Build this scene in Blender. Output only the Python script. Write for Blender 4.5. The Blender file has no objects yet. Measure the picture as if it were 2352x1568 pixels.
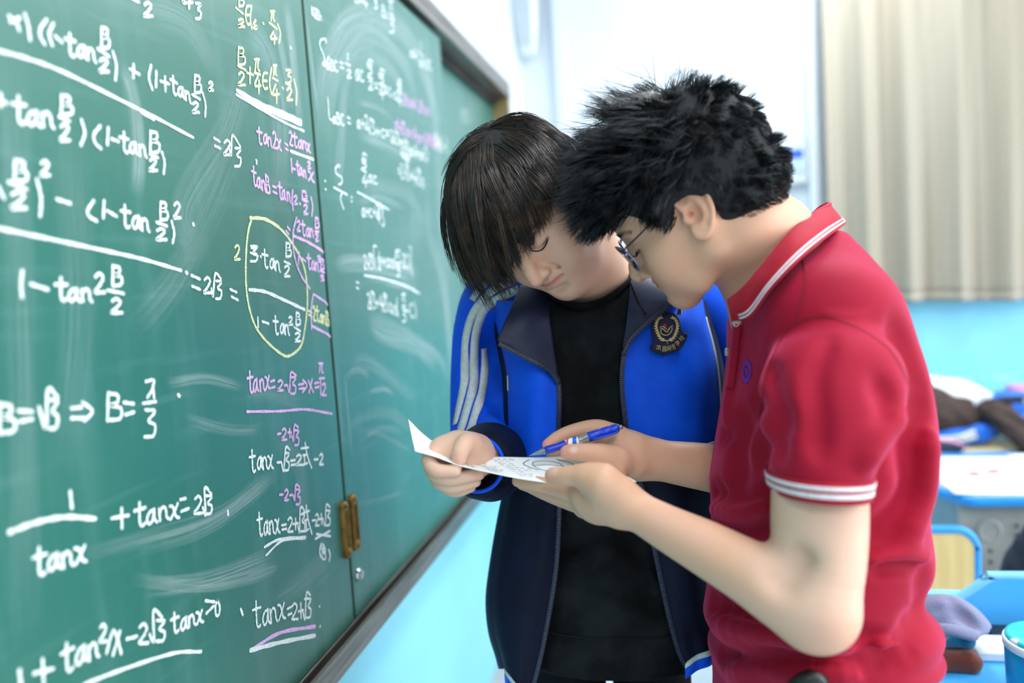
import bpy, bmesh, math, random
import numpy as np
from mathutils import Matrix, Vector
random.seed(7); rng = np.random.default_rng(11)
S = bpy.context.scene
COL = S.collection

# ------------------------------------------------------------------ camera
FOC = 1829.0                                   # focal length in pixels of the 2352 px wide frame (28 mm)
_dn = np.array([.065, 1, .0901]); _dn /= np.linalg.norm(_dn)
_Y = np.array([373., -189., FOC]); _Y /= np.linalg.norm(_Y)
_X = np.cross(_Y, -_dn)
R = np.array([_X, _Y, -_dn])                   # camera (right, down, forward) -> world
O = np.array([.565, 0., 1.45])
cam_d = bpy.data.cameras.new('camera'); cam = bpy.data.objects.new('camera', cam_d); COL.objects.link(cam)
M4 = Matrix.Identity(4)
for i in range(3):
    M4[i][0] = R[i, 0]; M4[i][1] = -R[i, 1]; M4[i][2] = -R[i, 2]; M4[i][3] = O[i]
cam.matrix_world = M4
cam_d.sensor_width = 36.0; cam_d.lens = FOC * 36.0 / 2352
cam_d.clip_start = .02; cam_d.clip_end = 60
cam_d.dof.use_dof = True; cam_d.dof.focus_distance = 1.06; cam_d.dof.aperture_fstop = 1.7
S.camera = cam

# ------------------------------------------------------------------ world, lamps, exposure
S.view_settings.view_transform = 'Standard'; S.view_settings.look = 'None'
S.view_settings.gamma = 1.0; S.view_settings.exposure = 0.0
S.view_settings.use_curve_mapping = False
wd = bpy.data.worlds.new('daylight'); S.world = wd; wd.use_nodes = True
_bg = wd.node_tree.nodes['Background']; _bg.inputs[0].default_value = (.86, .94, 1.0, 1); _bg.inputs[1].default_value = 1.02

def lamp(name, loc, sx, sy, power, col=(1, 1, 1), rot=(0, 0, 0)):
    l = bpy.data.lights.new(name, 'AREA'); l.shape = 'RECTANGLE'; l.size = sx; l.size_y = sy
    l.energy = power; l.color = col
    o = bpy.data.objects.new(name, l); COL.objects.link(o); o.location = loc; o.rotation_euler = rot
    return o
for lx in (1.3, 3.6):
    for ly, pw in ((-1.6, 32), (.7, 27), (2.9, 36)):
        lamp('ceiling_lamp', (lx, ly, 3.02), .35, 1.3, pw, (.97, .99, 1.0))
lamp('window_light', (6.0, 1.0, 1.9), 4.5, 1.8, 270, (.93, .97, 1.0), (0, math.radians(90), 0))

# ------------------------------------------------------------------ helpers
def ray(px, py):
    return R @ np.array([(px - 1176) / FOC, (py - 784) / FOC, 1.0])
def C(px, py, d):                              # photo pixel at a distance -> camera-frame metres
    return np.array([(px - 1176) / FOC * d, (py - 784) / FOC * d, d])
def W3(p):                                     # camera-frame metres -> world
    return np.asarray(p) @ R.T + O
def P(px, py, d): return W3(C(px, py, d))
def on_x(px, py, x=0.):
    r = ray(px, py); return O + r * ((x - O[0]) / r[0])
def on_y(px, py, y):
    r = ray(px, py); return O + r * ((y - O[1]) / r[1])
def on_z(px, py, z):
    r = ray(px, py); return O + r * ((z - O[2]) / r[2])

def lin(c):
    if isinstance(c, str):
        c = [int(c[i:i + 2], 16) / 255 for i in (1, 3, 5)]
    return tuple(x / 12.92 if x <= .04045 else ((x + .055) / 1.055) ** 2.4 for x in c[:3]) + (1.,)

class MatB:
    """A node material: base colour with optional noise variation and bump."""
    def __init__(s, name, col, rough=.6, spec=.4, metal=0.):
        s.m = bpy.data.materials.new(name); s.m.use_nodes = True
        s.t = s.m.node_tree; s.b = s.t.nodes['Principled BSDF']
        s.col = lin(col)
        s.b.inputs['Base Color'].default_value = s.col
        s.b.inputs['Roughness'].default_value = rough
        s.b.inputs['Specular IOR Level'].default_value = spec
        s.b.inputs['Metallic'].default_value = metal
        s.src = None
        s.tc = None
    def n(s, t, **kw):
        x = s.t.nodes.new(t)
        for k, v in kw.items(): setattr(x, k, v)
        return x
    def l(s, a, b): s.t.links.new(a, b)
    def coord(s, scale=(1, 1, 1), kind='Object'):
        if s.tc is None: s.tc = s.n('ShaderNodeTexCoord')
        mp = s.n('ShaderNodeMapping'); mp.inputs['Scale'].default_value = scale
        s.l(s.tc.outputs[kind], mp.inputs[0]); return mp.outputs[0]
    def noise(s, scale, detail=3, stretch=(1, 1, 1), rough=.55):
        x = s.n('ShaderNodeTexNoise'); x.inputs['Scale'].default_value = scale
        x.inputs['Detail'].default_value = detail; x.inputs['Roughness'].default_value = rough
        s.l(s.coord(stretch), x.inputs['Vector']); return x.outputs['Fac']
    def ramp(s, fac, stops):
        r = s.n('ShaderNodeValToRGB'); e = r.color_ramp.elements
        while len(e) < len(stops): e.new(.5)
        for i, (p, c) in enumerate(stops):
            e[i].position = p; e[i].color = lin(c) if not isinstance(c, (int, float)) else (c, c, c, 1)
        s.l(fac, r.inputs[0]); return r.outputs[0]
    def mixc(s, fac, a, b, mode='MIX'):
        x = s.n('ShaderNodeMix', data_type='RGBA', blend_type=mode)
        for sock, v in ((x.inputs[0], fac), (x.inputs[6], a), (x.inputs[7], b)):
            if hasattr(v, 'is_linked'): s.l(v, sock)
            elif isinstance(v, (int, float)): sock.default_value = v
            else: sock.default_value = v if len(v) == 4 else lin(v)
        return x.outputs[2]
    def base(s, sock): s.l(sock, s.b.inputs['Base Color']); s.src = sock; return s
    def cur(s): return s.src if s.src is not None else s.col
    def vary(s, scale, c2, lo=.35, hi=.7, detail=3, stretch=(1, 1, 1), amt=1.):
        f = s.ramp(s.noise(scale, detail, stretch), [(lo, 0.), (hi, amt)])
        return s.base(s.mixc(f, s.cur(), lin(c2)))
    def bump(s, scale, strength=.3, dist=.002, detail=3, stretch=(1, 1, 1)):
        b = s.n('ShaderNodeBump'); b.inputs['Strength'].default_value = strength; b.inputs['Distance'].default_value = dist
        s.l(s.noise(scale, detail, stretch), b.inputs['Height']); s.l(b.outputs[0], s.b.inputs['Normal']); return s
    def weave(s, scale, strength=.25, dist=.0008):
        w = s.n('ShaderNodeTexVoronoi'); w.inputs['Scale'].default_value = scale
        s.l(s.coord(), w.inputs['Vector'])
        b = s.n('ShaderNodeBump'); b.inputs['Strength'].default_value = strength; b.inputs['Distance'].default_value = dist
        s.l(w.outputs['Distance'], b.inputs['Height']); s.l(b.outputs[0], s.b.inputs['Normal']); return s
    def sheen(s, w=.3, r=.5, tint=None):
        s.b.inputs['Sheen Weight'].default_value = w; s.b.inputs['Sheen Roughness'].default_value = r
        if tint: s.b.inputs['Sheen Tint'].default_value = lin(tint)
        return s

def link_mesh(name, verts, faces, mat, parent=None, smooth=True, world=True, uv=None):
    """verts in world coordinates; child verts are kept in the parent's frame (parents are never rotated)."""
    me = bpy.data.meshes.new(name)
    verts = np.asarray(verts, dtype=np.float64)
    off = np.zeros(3) if parent is None else np.array(root_loc(parent))
    o = bpy.data.objects.new(name, me); COL.objects.link(o)
    if parent is None:
        lo = verts.min(0); hi = verts.max(0)
        off = np.array([(lo[0] + hi[0]) / 2, (lo[1] + hi[1]) / 2, lo[2]]); o.location = off
    else:
        o.parent = parent
    v = verts - off
    if isinstance(faces, np.ndarray):
        nf, k = faces.shape
        me.vertices.add(len(v)); me.vertices.foreach_set('co', v.astype(np.float32).ravel())
        me.loops.add(nf * k); me.loops.foreach_set('vertex_index', faces.astype(np.int32).ravel())
        me.polygons.add(nf); me.polygons.foreach_set('loop_start', np.arange(0, nf * k, k, dtype=np.int32))
        me.update(calc_edges=True)
    else:
        me.from_pydata([tuple(p) for p in v], [], [tuple(f) for f in faces]); me.update()
    if smooth: me.polygons.foreach_set('use_smooth', np.ones(len(me.polygons), dtype=bool))
    for m in (mat if isinstance(mat, (list, tuple)) else [mat]):
        me.materials.append(m.m if isinstance(m, MatB) else m)
    return o
def root_loc(o):
    p = np.zeros(3)
    while o is not None: p = p + np.array(o.location); o = o.parent
    return p
def tag(o, label=None, cat=None, group=None, kind=None):
    if label: o['label'] = label
    if cat: o['category'] = cat
    if group: o['group'] = group
    if kind: o['kind'] = kind
    return o
def thing(name, loc, label, cat, group=None):
    o = bpy.data.objects.new(name, None); COL.objects.link(o); o.location = tuple(float(x) for x in loc); o.empty_display_size = .05
    return tag(o, label, cat, group)

class MB:
    """Collects boxes, tubes, grids (world coordinates) and links them as ONE mesh object."""
    def __init__(s): s.v = []; s.f = []; s.mi = []; s.cm = 0
    def add(s, vs, fs):
        b = len(s.v); s.v += [tuple(map(float, p)) for p in vs]
        s.f += [tuple(i + b for i in f) for f in fs]; s.mi += [s.cm] * len(fs); return s
    def box(s, lo, hi, M=None):
        x0, y0, z0 = lo; x1, y1, z1 = hi
        vs = np.array([(x0, y0, z0), (x1, y0, z0), (x1, y1, z0), (x0, y1, z0), (x0, y0, z1), (x1, y0, z1), (x1, y1, z1), (x0, y1, z1)], float)
        if M is not None: vs = vs @ np.asarray(M)[:3, :3].T + np.asarray(M)[:3, 3]
        return s.add(vs, [(0, 3, 2, 1), (4, 5, 6, 7), (0, 1, 5, 4), (1, 2, 6, 5), (2, 3, 7, 6), (3, 0, 4, 7)])
    def tube(s, pts, rad, n=12, cap=True, ell=None, up=None):
        pts = np.asarray(pts, float); k = len(pts)
        rad = np.full(k, rad) if np.isscalar(rad) else np.asarray(rad, float)
        T = np.gradient(pts, axis=0); T /= np.linalg.norm(T, axis=1)[:, None] + 1e-12
        u = np.array(up if up is not None else (0, 0, 1.)); 
        if abs(T[0] @ u) > .95: u = np.array([1., 0, 0])
        vs = []
        a = np.arange(n) * 2 * math.pi / n
        for i in range(k):
            e1 = u - T[i] * (u @ T[i]); e1 /= np.linalg.norm(e1) + 1e-12; u = e1; e2 = np.cross(T[i], e1)
            q = 1. if ell is None else ell
            for t in a: vs.append(pts[i] + rad[i] * (math.cos(t) * e1 + q * math.sin(t) * e2))
        fs = [(i * n + j, i * n + (j + 1) % n, (i + 1) * n + (j + 1) % n, (i + 1) * n + j) for i in range(k - 1) for j in range(n)]
        if cap: fs += [tuple(range(n - 1, -1, -1)), tuple((k - 1) * n + j for j in range(n))]
        return s.add(vs, fs)
    def grid(s, G, closed=False):
        G = np.asarray(G, float); a, b = G.shape[:2]
        fs = []
        for i in range(a - 1):
            for j in range(b if closed else b - 1):
                j2 = (j + 1) % b
                fs.append((i * b + j, i * b + j2, (i + 1) * b + j2, (i + 1) * b + j))
        return s.add(G.reshape(-1, 3), fs)
    def lathe(s, prof, org, ax=(0, 0, 1), n=24, cap=True):
        ax = np.array(ax, float); ax /= np.linalg.norm(ax)
        e1 = np.cross(ax, (0, 1, 0) if abs(ax[1]) < .9 else (1, 0, 0)); e1 /= np.linalg.norm(e1); e2 = np.cross(ax, e1)
        vs = []
        for r, h in prof:
            for j in range(n):
                t = 2 * math.pi * j / n; vs.append(np.array(org) + ax * h + r * (math.cos(t) * e1 + math.sin(t) * e2))
        k = len(prof)
        fs = [(i * n + j, i * n + (j + 1) % n, (i + 1) * n + (j + 1) % n, (i + 1) * n + j) for i in range(k - 1) for j in range(n)]
        if cap: fs += [tuple(range(n - 1, -1, -1)), tuple((k - 1) * n + j for j in range(n))]
        return s.add(vs, fs)
    def obj(s, name, mat, parent=None, smooth=False, bevel=0, seg=2, sub=0, solid=0, fix=True):
        o = link_mesh(name, np.array(s.v), s.f, mat, parent, smooth)
        o.data.polygons.foreach_set('material_index', s.mi)
        if fix:
            bm = bmesh.new(); bm.from_mesh(o.data); bmesh.ops.recalc_face_normals(bm, faces=bm.faces); bm.to_mesh(o.data); bm.free()
        if solid:
            m = o.modifiers.new('s', 'SOLIDIFY'); m.thickness = solid; m.offset = 0
        if sub:
            m = o.modifiers.new('d', 'SUBSURF'); m.levels = sub; m.render_levels = sub
        if bevel:
            m = o.modifiers.new('b', 'BEVEL'); m.width = bevel; m.segments = seg; m.limit_method = 'ANGLE'
        return o
def spline(pts, n, closed=False):
    """Catmull-Rom through pts (k,dim), n samples."""
    p = np.asarray(pts, float); k = len(p)
    if k == 1: return np.repeat(p, n, 0)
    if closed:
        q = np.vstack([p[-1], p, p[0], p[1]]); segs = k
        u = np.arange(n) * segs / n
    else:
        q = np.vstack([2 * p[0] - p[1], p, 2 * p[-1] - p[-2]]); segs = k - 1
        u = np.linspace(0, segs, n)
    i = np.minimum(u.astype(int), segs - 1); t = (u - i)[:, None]
    a, b, c, d = q[i], q[i + 1], q[i + 2], q[i + 3]
    return .5 * (2 * b + (c - a) * t + (2 * a - 5 * b + 4 * c - d) * t ** 2 + (3 * b - a - 3 * c + d) * t ** 3)
def patch(rows, nu, nv):
    """rows: list of lists of (px, py, dist); smooth surface grid in camera-frame metres, nu samples along each row, nv across rows."""
    rs = np.array([spline([C(*q) for q in r], nu) for r in rows])      # (k, nu, 3)
    return np.array([spline(rs[:, j], nv) for j in range(nu)])         # (nu, nv, 3)

# ------------------------------------------------------------------ the room
white_paint = MatB('white_wall_paint', (.85, .89, .92), .55).vary(6, (.82, .86, .90), amt=.5).bump(60, .08, .001)
blue_paint = MatB('light_blue_wall_paint', (.54, .85, .945), .4).vary(5, (.57, .865, .95)).bump(60, .08, .001)
floor_m = MatB('pale_floor_tile', (.82, .84, .85), .3).vary(3, (.76, .78, .8))
ceil_m = MatB('ceiling_paint', (.95, .95, .95), .8).vary(4, (.92, .92, .92))
MB().box((-1.0, -4.5, -.1), (6.5, 3.9, 0)).obj('floor', floor_m)['kind'] = 'structure'
MB().box((-.2, -4.5, 3.1), (6.5, 3.9, 3.2)).obj('ceiling', ceil_m)['kind'] = 'structure'
# board wall: white above, blue dado below 1.2 m
MB().box((-.2, -4.5, 1.2), (-.1, 3.9, 3.1)).obj('wall_board', white_paint)['kind'] = 'structure'
MB().box((-.2, -4.5, 0), (-.1, 3.9, 1.2)).obj('wall_board_dado', blue_paint)['kind'] = 'structure'
MB().box((-.1, 3.8, 1.2), (6.5, 3.9, 3.1)).obj('wall_side', white_paint)['kind'] = 'structure'
MB().box((-.1, 3.8, 0), (6.5, 3.9, 1.2)).obj('wall_side_dado', blue_paint)['kind'] = 'structure'
base_m = MatB('grey_skirting', (.72, .75, .77), .35).vary(4, (.66, .7, .72))
MB().box((-.1, -4.5, 0), (-.088, 3.8, .09)).obj('baseboard_board', base_m)['kind'] = 'structure'
MB().box((-.088, 3.788, 0), (6.5, 3.8, .09)).obj('baseboard_side', base_m)['kind'] = 'structure'
# pilaster strips on the white side wall beside the curtain
tr = MB(); tr.box((1.04, 3.785, 1.2), (1.075, 3.8, 3.1)); tr.obj('trim_1', white_paint, bevel=.004)['kind'] = 'structure'
tr = MB(); tr.box((1.165, 3.76, 1.2), (1.2, 3.8, 3.1)); tr.obj('trim_2', white_paint, bevel=.004)['kind'] = 'structure'
tr = MB(); tr.box((.06, 3.77, 1.2), (.12, 3.8, 3.1)); tr.obj('trim_3', white_paint, bevel=.006)['kind'] = 'structure'
# ------------------------------------------------------------------ blackboard
alum = MatB('brushed_aluminium', (.60, .57, .54), .35, .5, .85).vary(90, (.42, .38, .35), stretch=(1, .05, 1)).bump(200, .1, .0005, stretch=(1, .03, 1))
alum_d = MatB('dark_channel', (.24, .22, .21), .5, .4, .5).vary(50, (.34, .31, .29), stretch=(1, .1, 1))
tan_m = MatB('tan_end_post', (.60, .52, .36), .5).vary(30, (.52, .44, .30), stretch=(1, 1, .1))
brass = MatB('brass_handle', (.55, .42, .16), .35, .5, .6).vary(80, (.42, .31, .12))
chrome = MatB('chrome', (.80, .80, .80), .18, .5, 1.).vary(60, (.7, .7, .7))
board = MatB('green_chalkboard', (.155, .40, .355), .33, .85)
board.vary(2.2, (.18, .44, .395), .35, .7, 4, (1, .6, .25), .9)
board.vary(9, (.40, .58, .56), .5, .95, 6, (1, 3, .35), .45)
board.vary(26, (.46, .62, .61), .56, .95, 6, (1, .15, 2.2), .35)
board.vary(400, (.30, .50, .46), .5, .9, 2, (1, 1, 1), .3)
board_in = MatB('green_fixed_board', (.13, .39, .335), .33, .85).vary(3, (.22, .47, .42), stretch=(1, 1, .4))

BB = thing('blackboard', (0, .9, .82), 'long green sliding blackboard with aluminium rails covered in chalk equations', 'blackboard')
YL, YR = -1.6, 2.9
MB().box((-.06, YL, .85), (-.052, YR - .02, 2.08)).obj('fixed_board', board_in, BB)
m = MB(); m.box((-.1, YL, 2.066), (.012, YR, 2.092)); m.box((-.1, YL, 2.095), (.010, YR, 2.121)); m.box((-.1, YL, 2.09), (.004, YR, 2.098))
m.obj('top_rail', alum, BB, bevel=.002)
m = MB(); m.box((-.05, YL, 2.055), (-.024, YR - .03, 2.07)); m.box((-.045, YL, 2.04), (-.04, YR - .03, 2.07)); m.obj('guide_track', alum_d, BB)
m = MB(); m.box((-.1, YL, .827), (.022, YR, .848)); m.box((.014, YL, .84), (.0245, YR, .868)); m.box((-.026, YL, .84), (.0035, YR, .8705)); m.obj('bottom_rail', alum, BB, bevel=.0015)
m = MB(); m.box((.0035, YL, .846), (.014, YR, .8535)); m.obj('chalk_channel', alum_d, BB)
m = MB(); m.box((-.1, YR - .025, .827), (.008, YR + .005, 2.08)); m.obj('end_post', tan_m, BB, bevel=.003)

PAN = {}
for nm, y0, y1 in (('L', YL, 1.229), ('R', 1.2395, 2.037)):
    p = MB(); p.box((-.02, y0, .8715), (0, y1, 2.052)); po = p.obj('sliding_panel', board, BB, bevel=.0012)
    PAN[nm] = po
edge_m = MatB('panel_edge_green', (.03, .18, .13), .5).vary(8, (.04, .22, .16))
MB().box((-.0195, 1.229, .8715), (-.002, 1.2395, 2.052)).obj('edge_seal', edge_m, PAN['L'])
PAN['L']['label'] = 'nearer sliding panel, dense large handwriting'; PAN['R']['label'] = 'farther sliding panel with eraser swirls'

def handle(yc, z0, z1, parent):
    m = MB(); zc = (z0 + z1) / 2; hz = (z1 - z0) / 2; w = .011
    def ring(hw, hh, x, n=28):
        r = []
        for k in range(n):
            t = 2 * math.pi * k / n; c, s_ = math.cos(t), math.sin(t)
            yy = hw * np.sign(c) * abs(c) ** .6; zz = (hh - hw) * (1 if s_ > 0 else -1) * min(1, abs(s_) * 6) + hw * s_
            r.append((x, yc + yy, zc + zz))
        return r
    G = [ring(w, hz, .0), ring(w, hz, .006), ring(w * .88, hz - .002, .0085), ring(w * .55, hz - .016, .008), ring(w * .5, hz - .017, .003), ring(.0005, hz - .03, .0022)]
    m.grid(G, closed=True)
    for z in (z0 + .008, z1 - .008): m.lathe([(.0038, 0), (.0036, .0012), (.001, .0018)], (.0083, yc, z), (1, 0, 0), 12)
    return m.obj('handle', brass, parent, smooth=True)
handle(1.2185, .985, 1.082, PAN['L']); handle(1.256, .985, 1.083, PAN['R'])
m = MB(); m.lathe([(.011, 0), (.011, .003), (.009, .006), (.0075, .006), (.0072, .009), (.002, .0095)], (0, 1.258, .9405), (1, 0, 0), 24)
m.box((.0094, 1.2574, .9365), (.0103, 1.2586, .9445)); m.obj('lock', chrome, PAN['R'], smooth=False)

# ---- chalk
def chalk_mat(name, col):
    c = MatB(name, col, .95, .05)
    c.vary(300, tuple(x * .93 for x in col))
    a = c.ramp(c.noise(420, 3, (1, 1, 1)), [(.30, .35), (.46, 1.)])
    c.l(a, c.b.inputs['Alpha']); return c
CH = {'w': chalk_mat('white_chalk', (.93, .97, .965)), 'p': chalk_mat('pink_chalk', (.92, .75, .94)), 'y': chalk_mat('yellow_chalk', (.90, .93, .73))}
CNAME = {'w': 'white_chalk_lettering', 'p': 'pink_chalk_lettering', 'y': 'yellow_chalk_lettering'}
STK = {}
_cnt = [0]
def stroke(px, c='w', w=1., pan=None, smooth=True):
    px = np.asarray(px, float)
    if len(px) > 2 and smooth: px = spline(px, max(8, (len(px) - 1) * 7))
    elif len(px) == 2: px = spline(px, 6)
    pts = np.array([on_x(*q)[1:] for q in px])
    if pan is None: pan = 'L' if pts[:, 0].mean() < 1.2365 else 'R'
    lim = (YL, 1.2285) if pan == 'L' else (1.240, 2.036)
    if pan != 'F': pts[:, 0] = np.clip(pts[:, 0], *lim)
    pts[:, 1] = np.clip(pts[:, 1], .874, 2.05)
    hw = .5 * (.0037 if pan == 'L' else .0033) * w * (1 + .16 * np.sin(np.arange(len(pts)) * 1.7 + _cnt[0]))
    T = np.gradient(pts, axis=0); T /= np.linalg.norm(T, axis=1)[:, None] + 1e-9
    N = np.stack([-T[:, 1], T[:, 0]], 1)
    # rounded ends
    a0 = pts[0] - T[0] * hw[0] * .8; a1 = pts[-1] + T[-1] * hw[-1] * .8
    Q = np.vstack([a0, pts, a1]); NN = np.vstack([N[0], N, N[-1]]); H = np.concatenate([[hw[0] * .45], hw, [hw[-1] * .45]])
    x = (.0005 if pan != 'F' else -.0515) + (_cnt[0] % 60) * 6e-6; _cnt[0] += 1
    m = STK.setdefault((pan, c), MB())
    G = np.zeros((len(Q), 2, 3)); G[:, :, 0] = x
    G[:, 0, 1:] = Q + NN * H[:, None]; G[:, 1, 1:] = Q - NN * H[:, None]
    m.grid(G)
GL = {  # strokes on a unit-height box, then the advance
 't': ([[(.30, 1.0), (.25, .5), (.24, .12), (.36, .0), (.52, .08)], [(-.02, .70), (.62, .72)]], .60),
 'a': ([[(.50, .54), (.28, .52), (.08, .26), (.16, .03), (.36, .12), (.50, .48)], [(.52, .60), (.50, .16), (.64, .02)]], .68),
 'n': ([[(.05, .54), (.06, .02)], [(.06, .36), (.26, .56), (.42, .46), (.44, .14), (.54, .02)]], .60),
 'x': ([[(.03, .58), (.22, .5), (.34, .1), (.52, .0)], [(.50, .60), (.28, .30), (.02, .0)]], .60),
 'X': ([[(.03, .85), (.5, .0)], [(.50, .9), (.02, .0)]], .60),
 'c': ([[(.42, .50), (.2, .56), (.06, .28), (.2, .03), (.46, .08)]], .50),
 'o': ([[(.3, .56), (.08, .4), (.1, .08), (.34, .04), (.46, .3), (.3, .56)]], .54),
 's': ([[(.42, .52), (.16, .54), (.12, .36), (.36, .24), (.34, .04), (.05, .03)]], .48),
 'i': ([[(.12, .54), (.12, .02)], [(.12, .76), (.13, .8)]], .26),
 'A': ([[(.02, .0), (.28, .95), (.52, .0)], [(.12, .34), (.46, .36)]], .60),
 'B': ([[(.08, .95), (.06, .0)], [(.08, .92), (.38, .86), (.36, .60), (.12, .52), (.48, .42), (.46, .08), (.06, .02)]], .60),
 'R': ([[(.08, .95), (.06, .0)], [(.08, .92), (.42, .84), (.36, .54), (.10, .48), (.5, .0)]], .60),
 'C': ([[(.48, .85), (.22, .92), (.05, .5), (.2, .04), (.5, .12)]], .56),
 'S': ([[(.46, .86), (.16, .92), (.12, .60), (.38, .40), (.34, .06), (.03, .04)]], .52),
 '2': ([[(.06, .80), (.26, .96), (.42, .74), (.24, .34), (.03, .04), (.5, .04)]], .58),
 '3': ([[(.06, .92), (.42, .88), (.18, .56), (.42, .42), (.36, .08), (.04, .04)]], .54),
 '4': ([[(.30, .98), (.04, .42), (.56, .42)], [(.38, .70), (.36, -.05)]], .62),
 '1': ([[(.12, .98), (.10, .0)]], .26),
 '6': ([[(.34, .95), (.10, .5), (.1, .12), (.34, .03), (.44, .28), (.12, .34)]], .54),
 '0': ([[(.26, .94), (.06, .6), (.1, .1), (.34, .06), (.46, .5), (.26, .94)]], .54),
 '+': ([[(.02, .38), (.52, .38)], [(.27, .64), (.26, .10)]], .62),
 '-': ([[(.04, .36), (.44, .36)]], .56),
 '=': ([[(.03, .50), (.46, .50)], [(.03, .24), (.46, .24)]], .60),
 '(': ([[(.26, 1.05), (.08, .6), (.08, .3), (.26, -.12)]], .34),
 ')': ([[(.06, 1.05), (.24, .6), (.24, .3), (.06, -.12)]], .34),
 '[': ([[(.26, 1.05), (.1, 1.05), (.1, -.12)]], .34),
 ']': ([[(.06, 1.05), (.22, 1.05), (.22, -.12)]], .34),
 'v': ([[(.0, .42), (.10, .46), (.22, .0), (.34, 1.05), (.86, 1.02)]], .42),      # root sign
 'e': ([[(.46, .62), (.16, .60), (.06, .3), (.2, .02), (.48, .04)], [(.08, .32), (.42, .32)]], .56),
 'p': ([[(.06, .88), (.46, .90)], [(.20, .88), (.12, .02)], [(.36, .88), (.34, .2), (.46, .02)]], .56),  # pi
 '>': ([[(.0, .48), (.42, .46)], [(.0, .24), (.42, .22)], [(.30, .70), (.56, .36), (.30, .04)]], .70),   # implies
 '.': ([[(.10, .12), (.13, .10)]], .26),
 ':': ([[(.10, .50), (.13, .48)], [(.10, .12), (.13, .10)]], .26),
 ' ': ([], .35),
 '#': ([[(.0, .80), (.62, .84)], [(.36, 1.05), (.46, .5), (.72, .0)], [(.08, .52), (.36, .54)], [(.22, .54), (.2, .16)], [(.02, .12), (.42, .2)]], .80),  # or
 '@': ([[(.0, .62), (.3, 1.0), (.62, .6)], [(.14, .66), (.5, .66)], [(.3, .8), (.3, .4)], [(.1, .48), (.54, .48)], [(.14, .36), (.14, .0), (.5, .0), (.5, .36), (.14, .36)]], .80),  # discard
 'q': ([[(.0, .9), (.0, .0), (.62, .0), (.62, .9), (.0, .9)], [(.2, .65), (.2, .25), (.44, .25), (.44, .65), (.2, .65)]], .78),
}
def T(s, x0, y0, x1, y1, h, c='w', w=1., h1=None, pan=None):
    """hand-written run along the baseline (x0,y0)-(x1,y1) in photo pixels on the board plane; h letter height."""
    adv = sum(GL[ch][1] for ch in s); u = 0.
    for ch in s:
        st, a = GL[ch]
        jx, jy = rng.normal(0, .02), rng.normal(0, .03)
        for q in st:
            pp = []
            for gx, gy in q:
                f = (u + gx) / adv; hh = h + ((h1 if h1 else h) - h) * f
                pp.append((x0 + (x1 - x0) * f - .08 * gy * hh + jx * hh, y0 + (y1 - y0) * f - gy * hh + jy * hh))
            stroke(pp, c, w, pan)
        u += a
def L(*p, c='w', w=1., pan=None): stroke(p, c, w, pan)
def BOX(g, x0, y0, x1, y1, c='w', w=1.):       # a single glyph filling the pixel box (its slant follows the line of writing)
    st, a = GL[g]
    xs = [q[0] for k in st for q in k]; ys = [q[1] for k in st for q in k]
    ax, bx, ay, by = min(xs), max(xs), min(ys), max(ys)
    for q in st:
        stroke([(x0 + (x1 - x0) * (gx - ax) / max(bx - ax, .05), y1 - (y1 - y0) * (gy - ay) / max(by - ay, .05)) for gx, gy in q], c, w)
# nearer panel, white
L((19, 36), (38, 55), (43, 70)); L((22, 50), (45, 41)); L((56, 32), (64, 60), (68, 93)); L((106, 45), (92, 65), (92, 85), (102, 102))
L((122, 52), (112, 78), (119, 104)); L((125, 82), (141, 97)); T('tan', 152, 123, 222, 146, 52); BOX('B', 232, 62, 249, 112); L((224, 112), (250, 130)); BOX('2', 227, 135, 249, 164)
L((258, 118), (266, 150), (264, 184)); L((297, 158), (319, 171)); L((306, 147), (305, 178)); L((346, 150), (341, 178), (349, 206)); L((358, 164), (357, 200))
L((368, 186), (388, 193)); L((378, 176), (379, 210)); T('tan', 392, 212, 438, 240, 42); BOX('B', 446, 172, 460, 214); L((440, 217), (458, 228)); BOX('2', 441, 235, 456, 258)
L((464, 212), (471, 240), (470, 268)); BOX('2', 478, 188, 489, 207)
L((-20, 113), (60, 134), (150, 168), (300, 242), (345, 264), (443, 316), w=1.05); L((322, 256), (352, 274), w=1.1)
BOX('2', 329, 6, 349, 37); BOX('4', 418, -12, 442, 20); BOX('3', 448, 8, 460, 43); L((300, -4), (318, 5)); L((541, -20), (560, 5))
L((-8, 226), (13, 237)); L((0, 215), (0, 244)); T('tan', 30, 282, 124, 296, 62, w=1.05); BOX('B', 139, 218, 163, 265); L((134, 268), (159, 279)); BOX('2', 136, 285, 159, 322)
L((185, 274), (193, 306), (184, 333)); L((229, 289), (214, 309), (217, 328), (230, 341)); L((247, 293), (245, 332)); L((255, 319), (271, 325))
T('tan', 277, 346, 338, 364, 46); BOX('B', 344, 301, 364, 352); L((342, 354), (362, 362)); BOX('2', 342, 364, 360, 391); L((371, 349), (377, 372), (375, 399))
L((491, 317), (504, 325)); L((493, 335), (506, 341)); BOX('2', 513, 322, 530, 355); L((526, 342), (530, 356), (533, 311), (551, 336)); BOX('3', 538, 340, 552, 382)
BOX('B', 32, 367, 59, 418); L((19, 418), (60, 435), w=1.05); BOX('2', 24, 440, 60, 478); L((83, 411), (93, 453), (91, 496), w=1.05); BOX('2', 92, 370, 113, 402); L((128, 457), (160, 467)); L((-6, 428), (8, 455))
L((214, 461), (200, 483), (204, 497), (222, 508)); L((238, 461), (236, 501)); L((245, 484), (267, 497)); T('tan', 281, 522, 346, 534, 52); BOX('B', 367, 463, 383, 506)
L((358, 510), (382, 519)); BOX('2', 358, 525, 381, 550); L((393, 508), (399, 535), (395, 559)); BOX('2', 398, 465, 414, 500); L((442, 513), (444, 517), w=1.2)
L((-20, 521), (110, 548), (260, 580), (330, 596), (415, 621), w=1.05)
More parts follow.
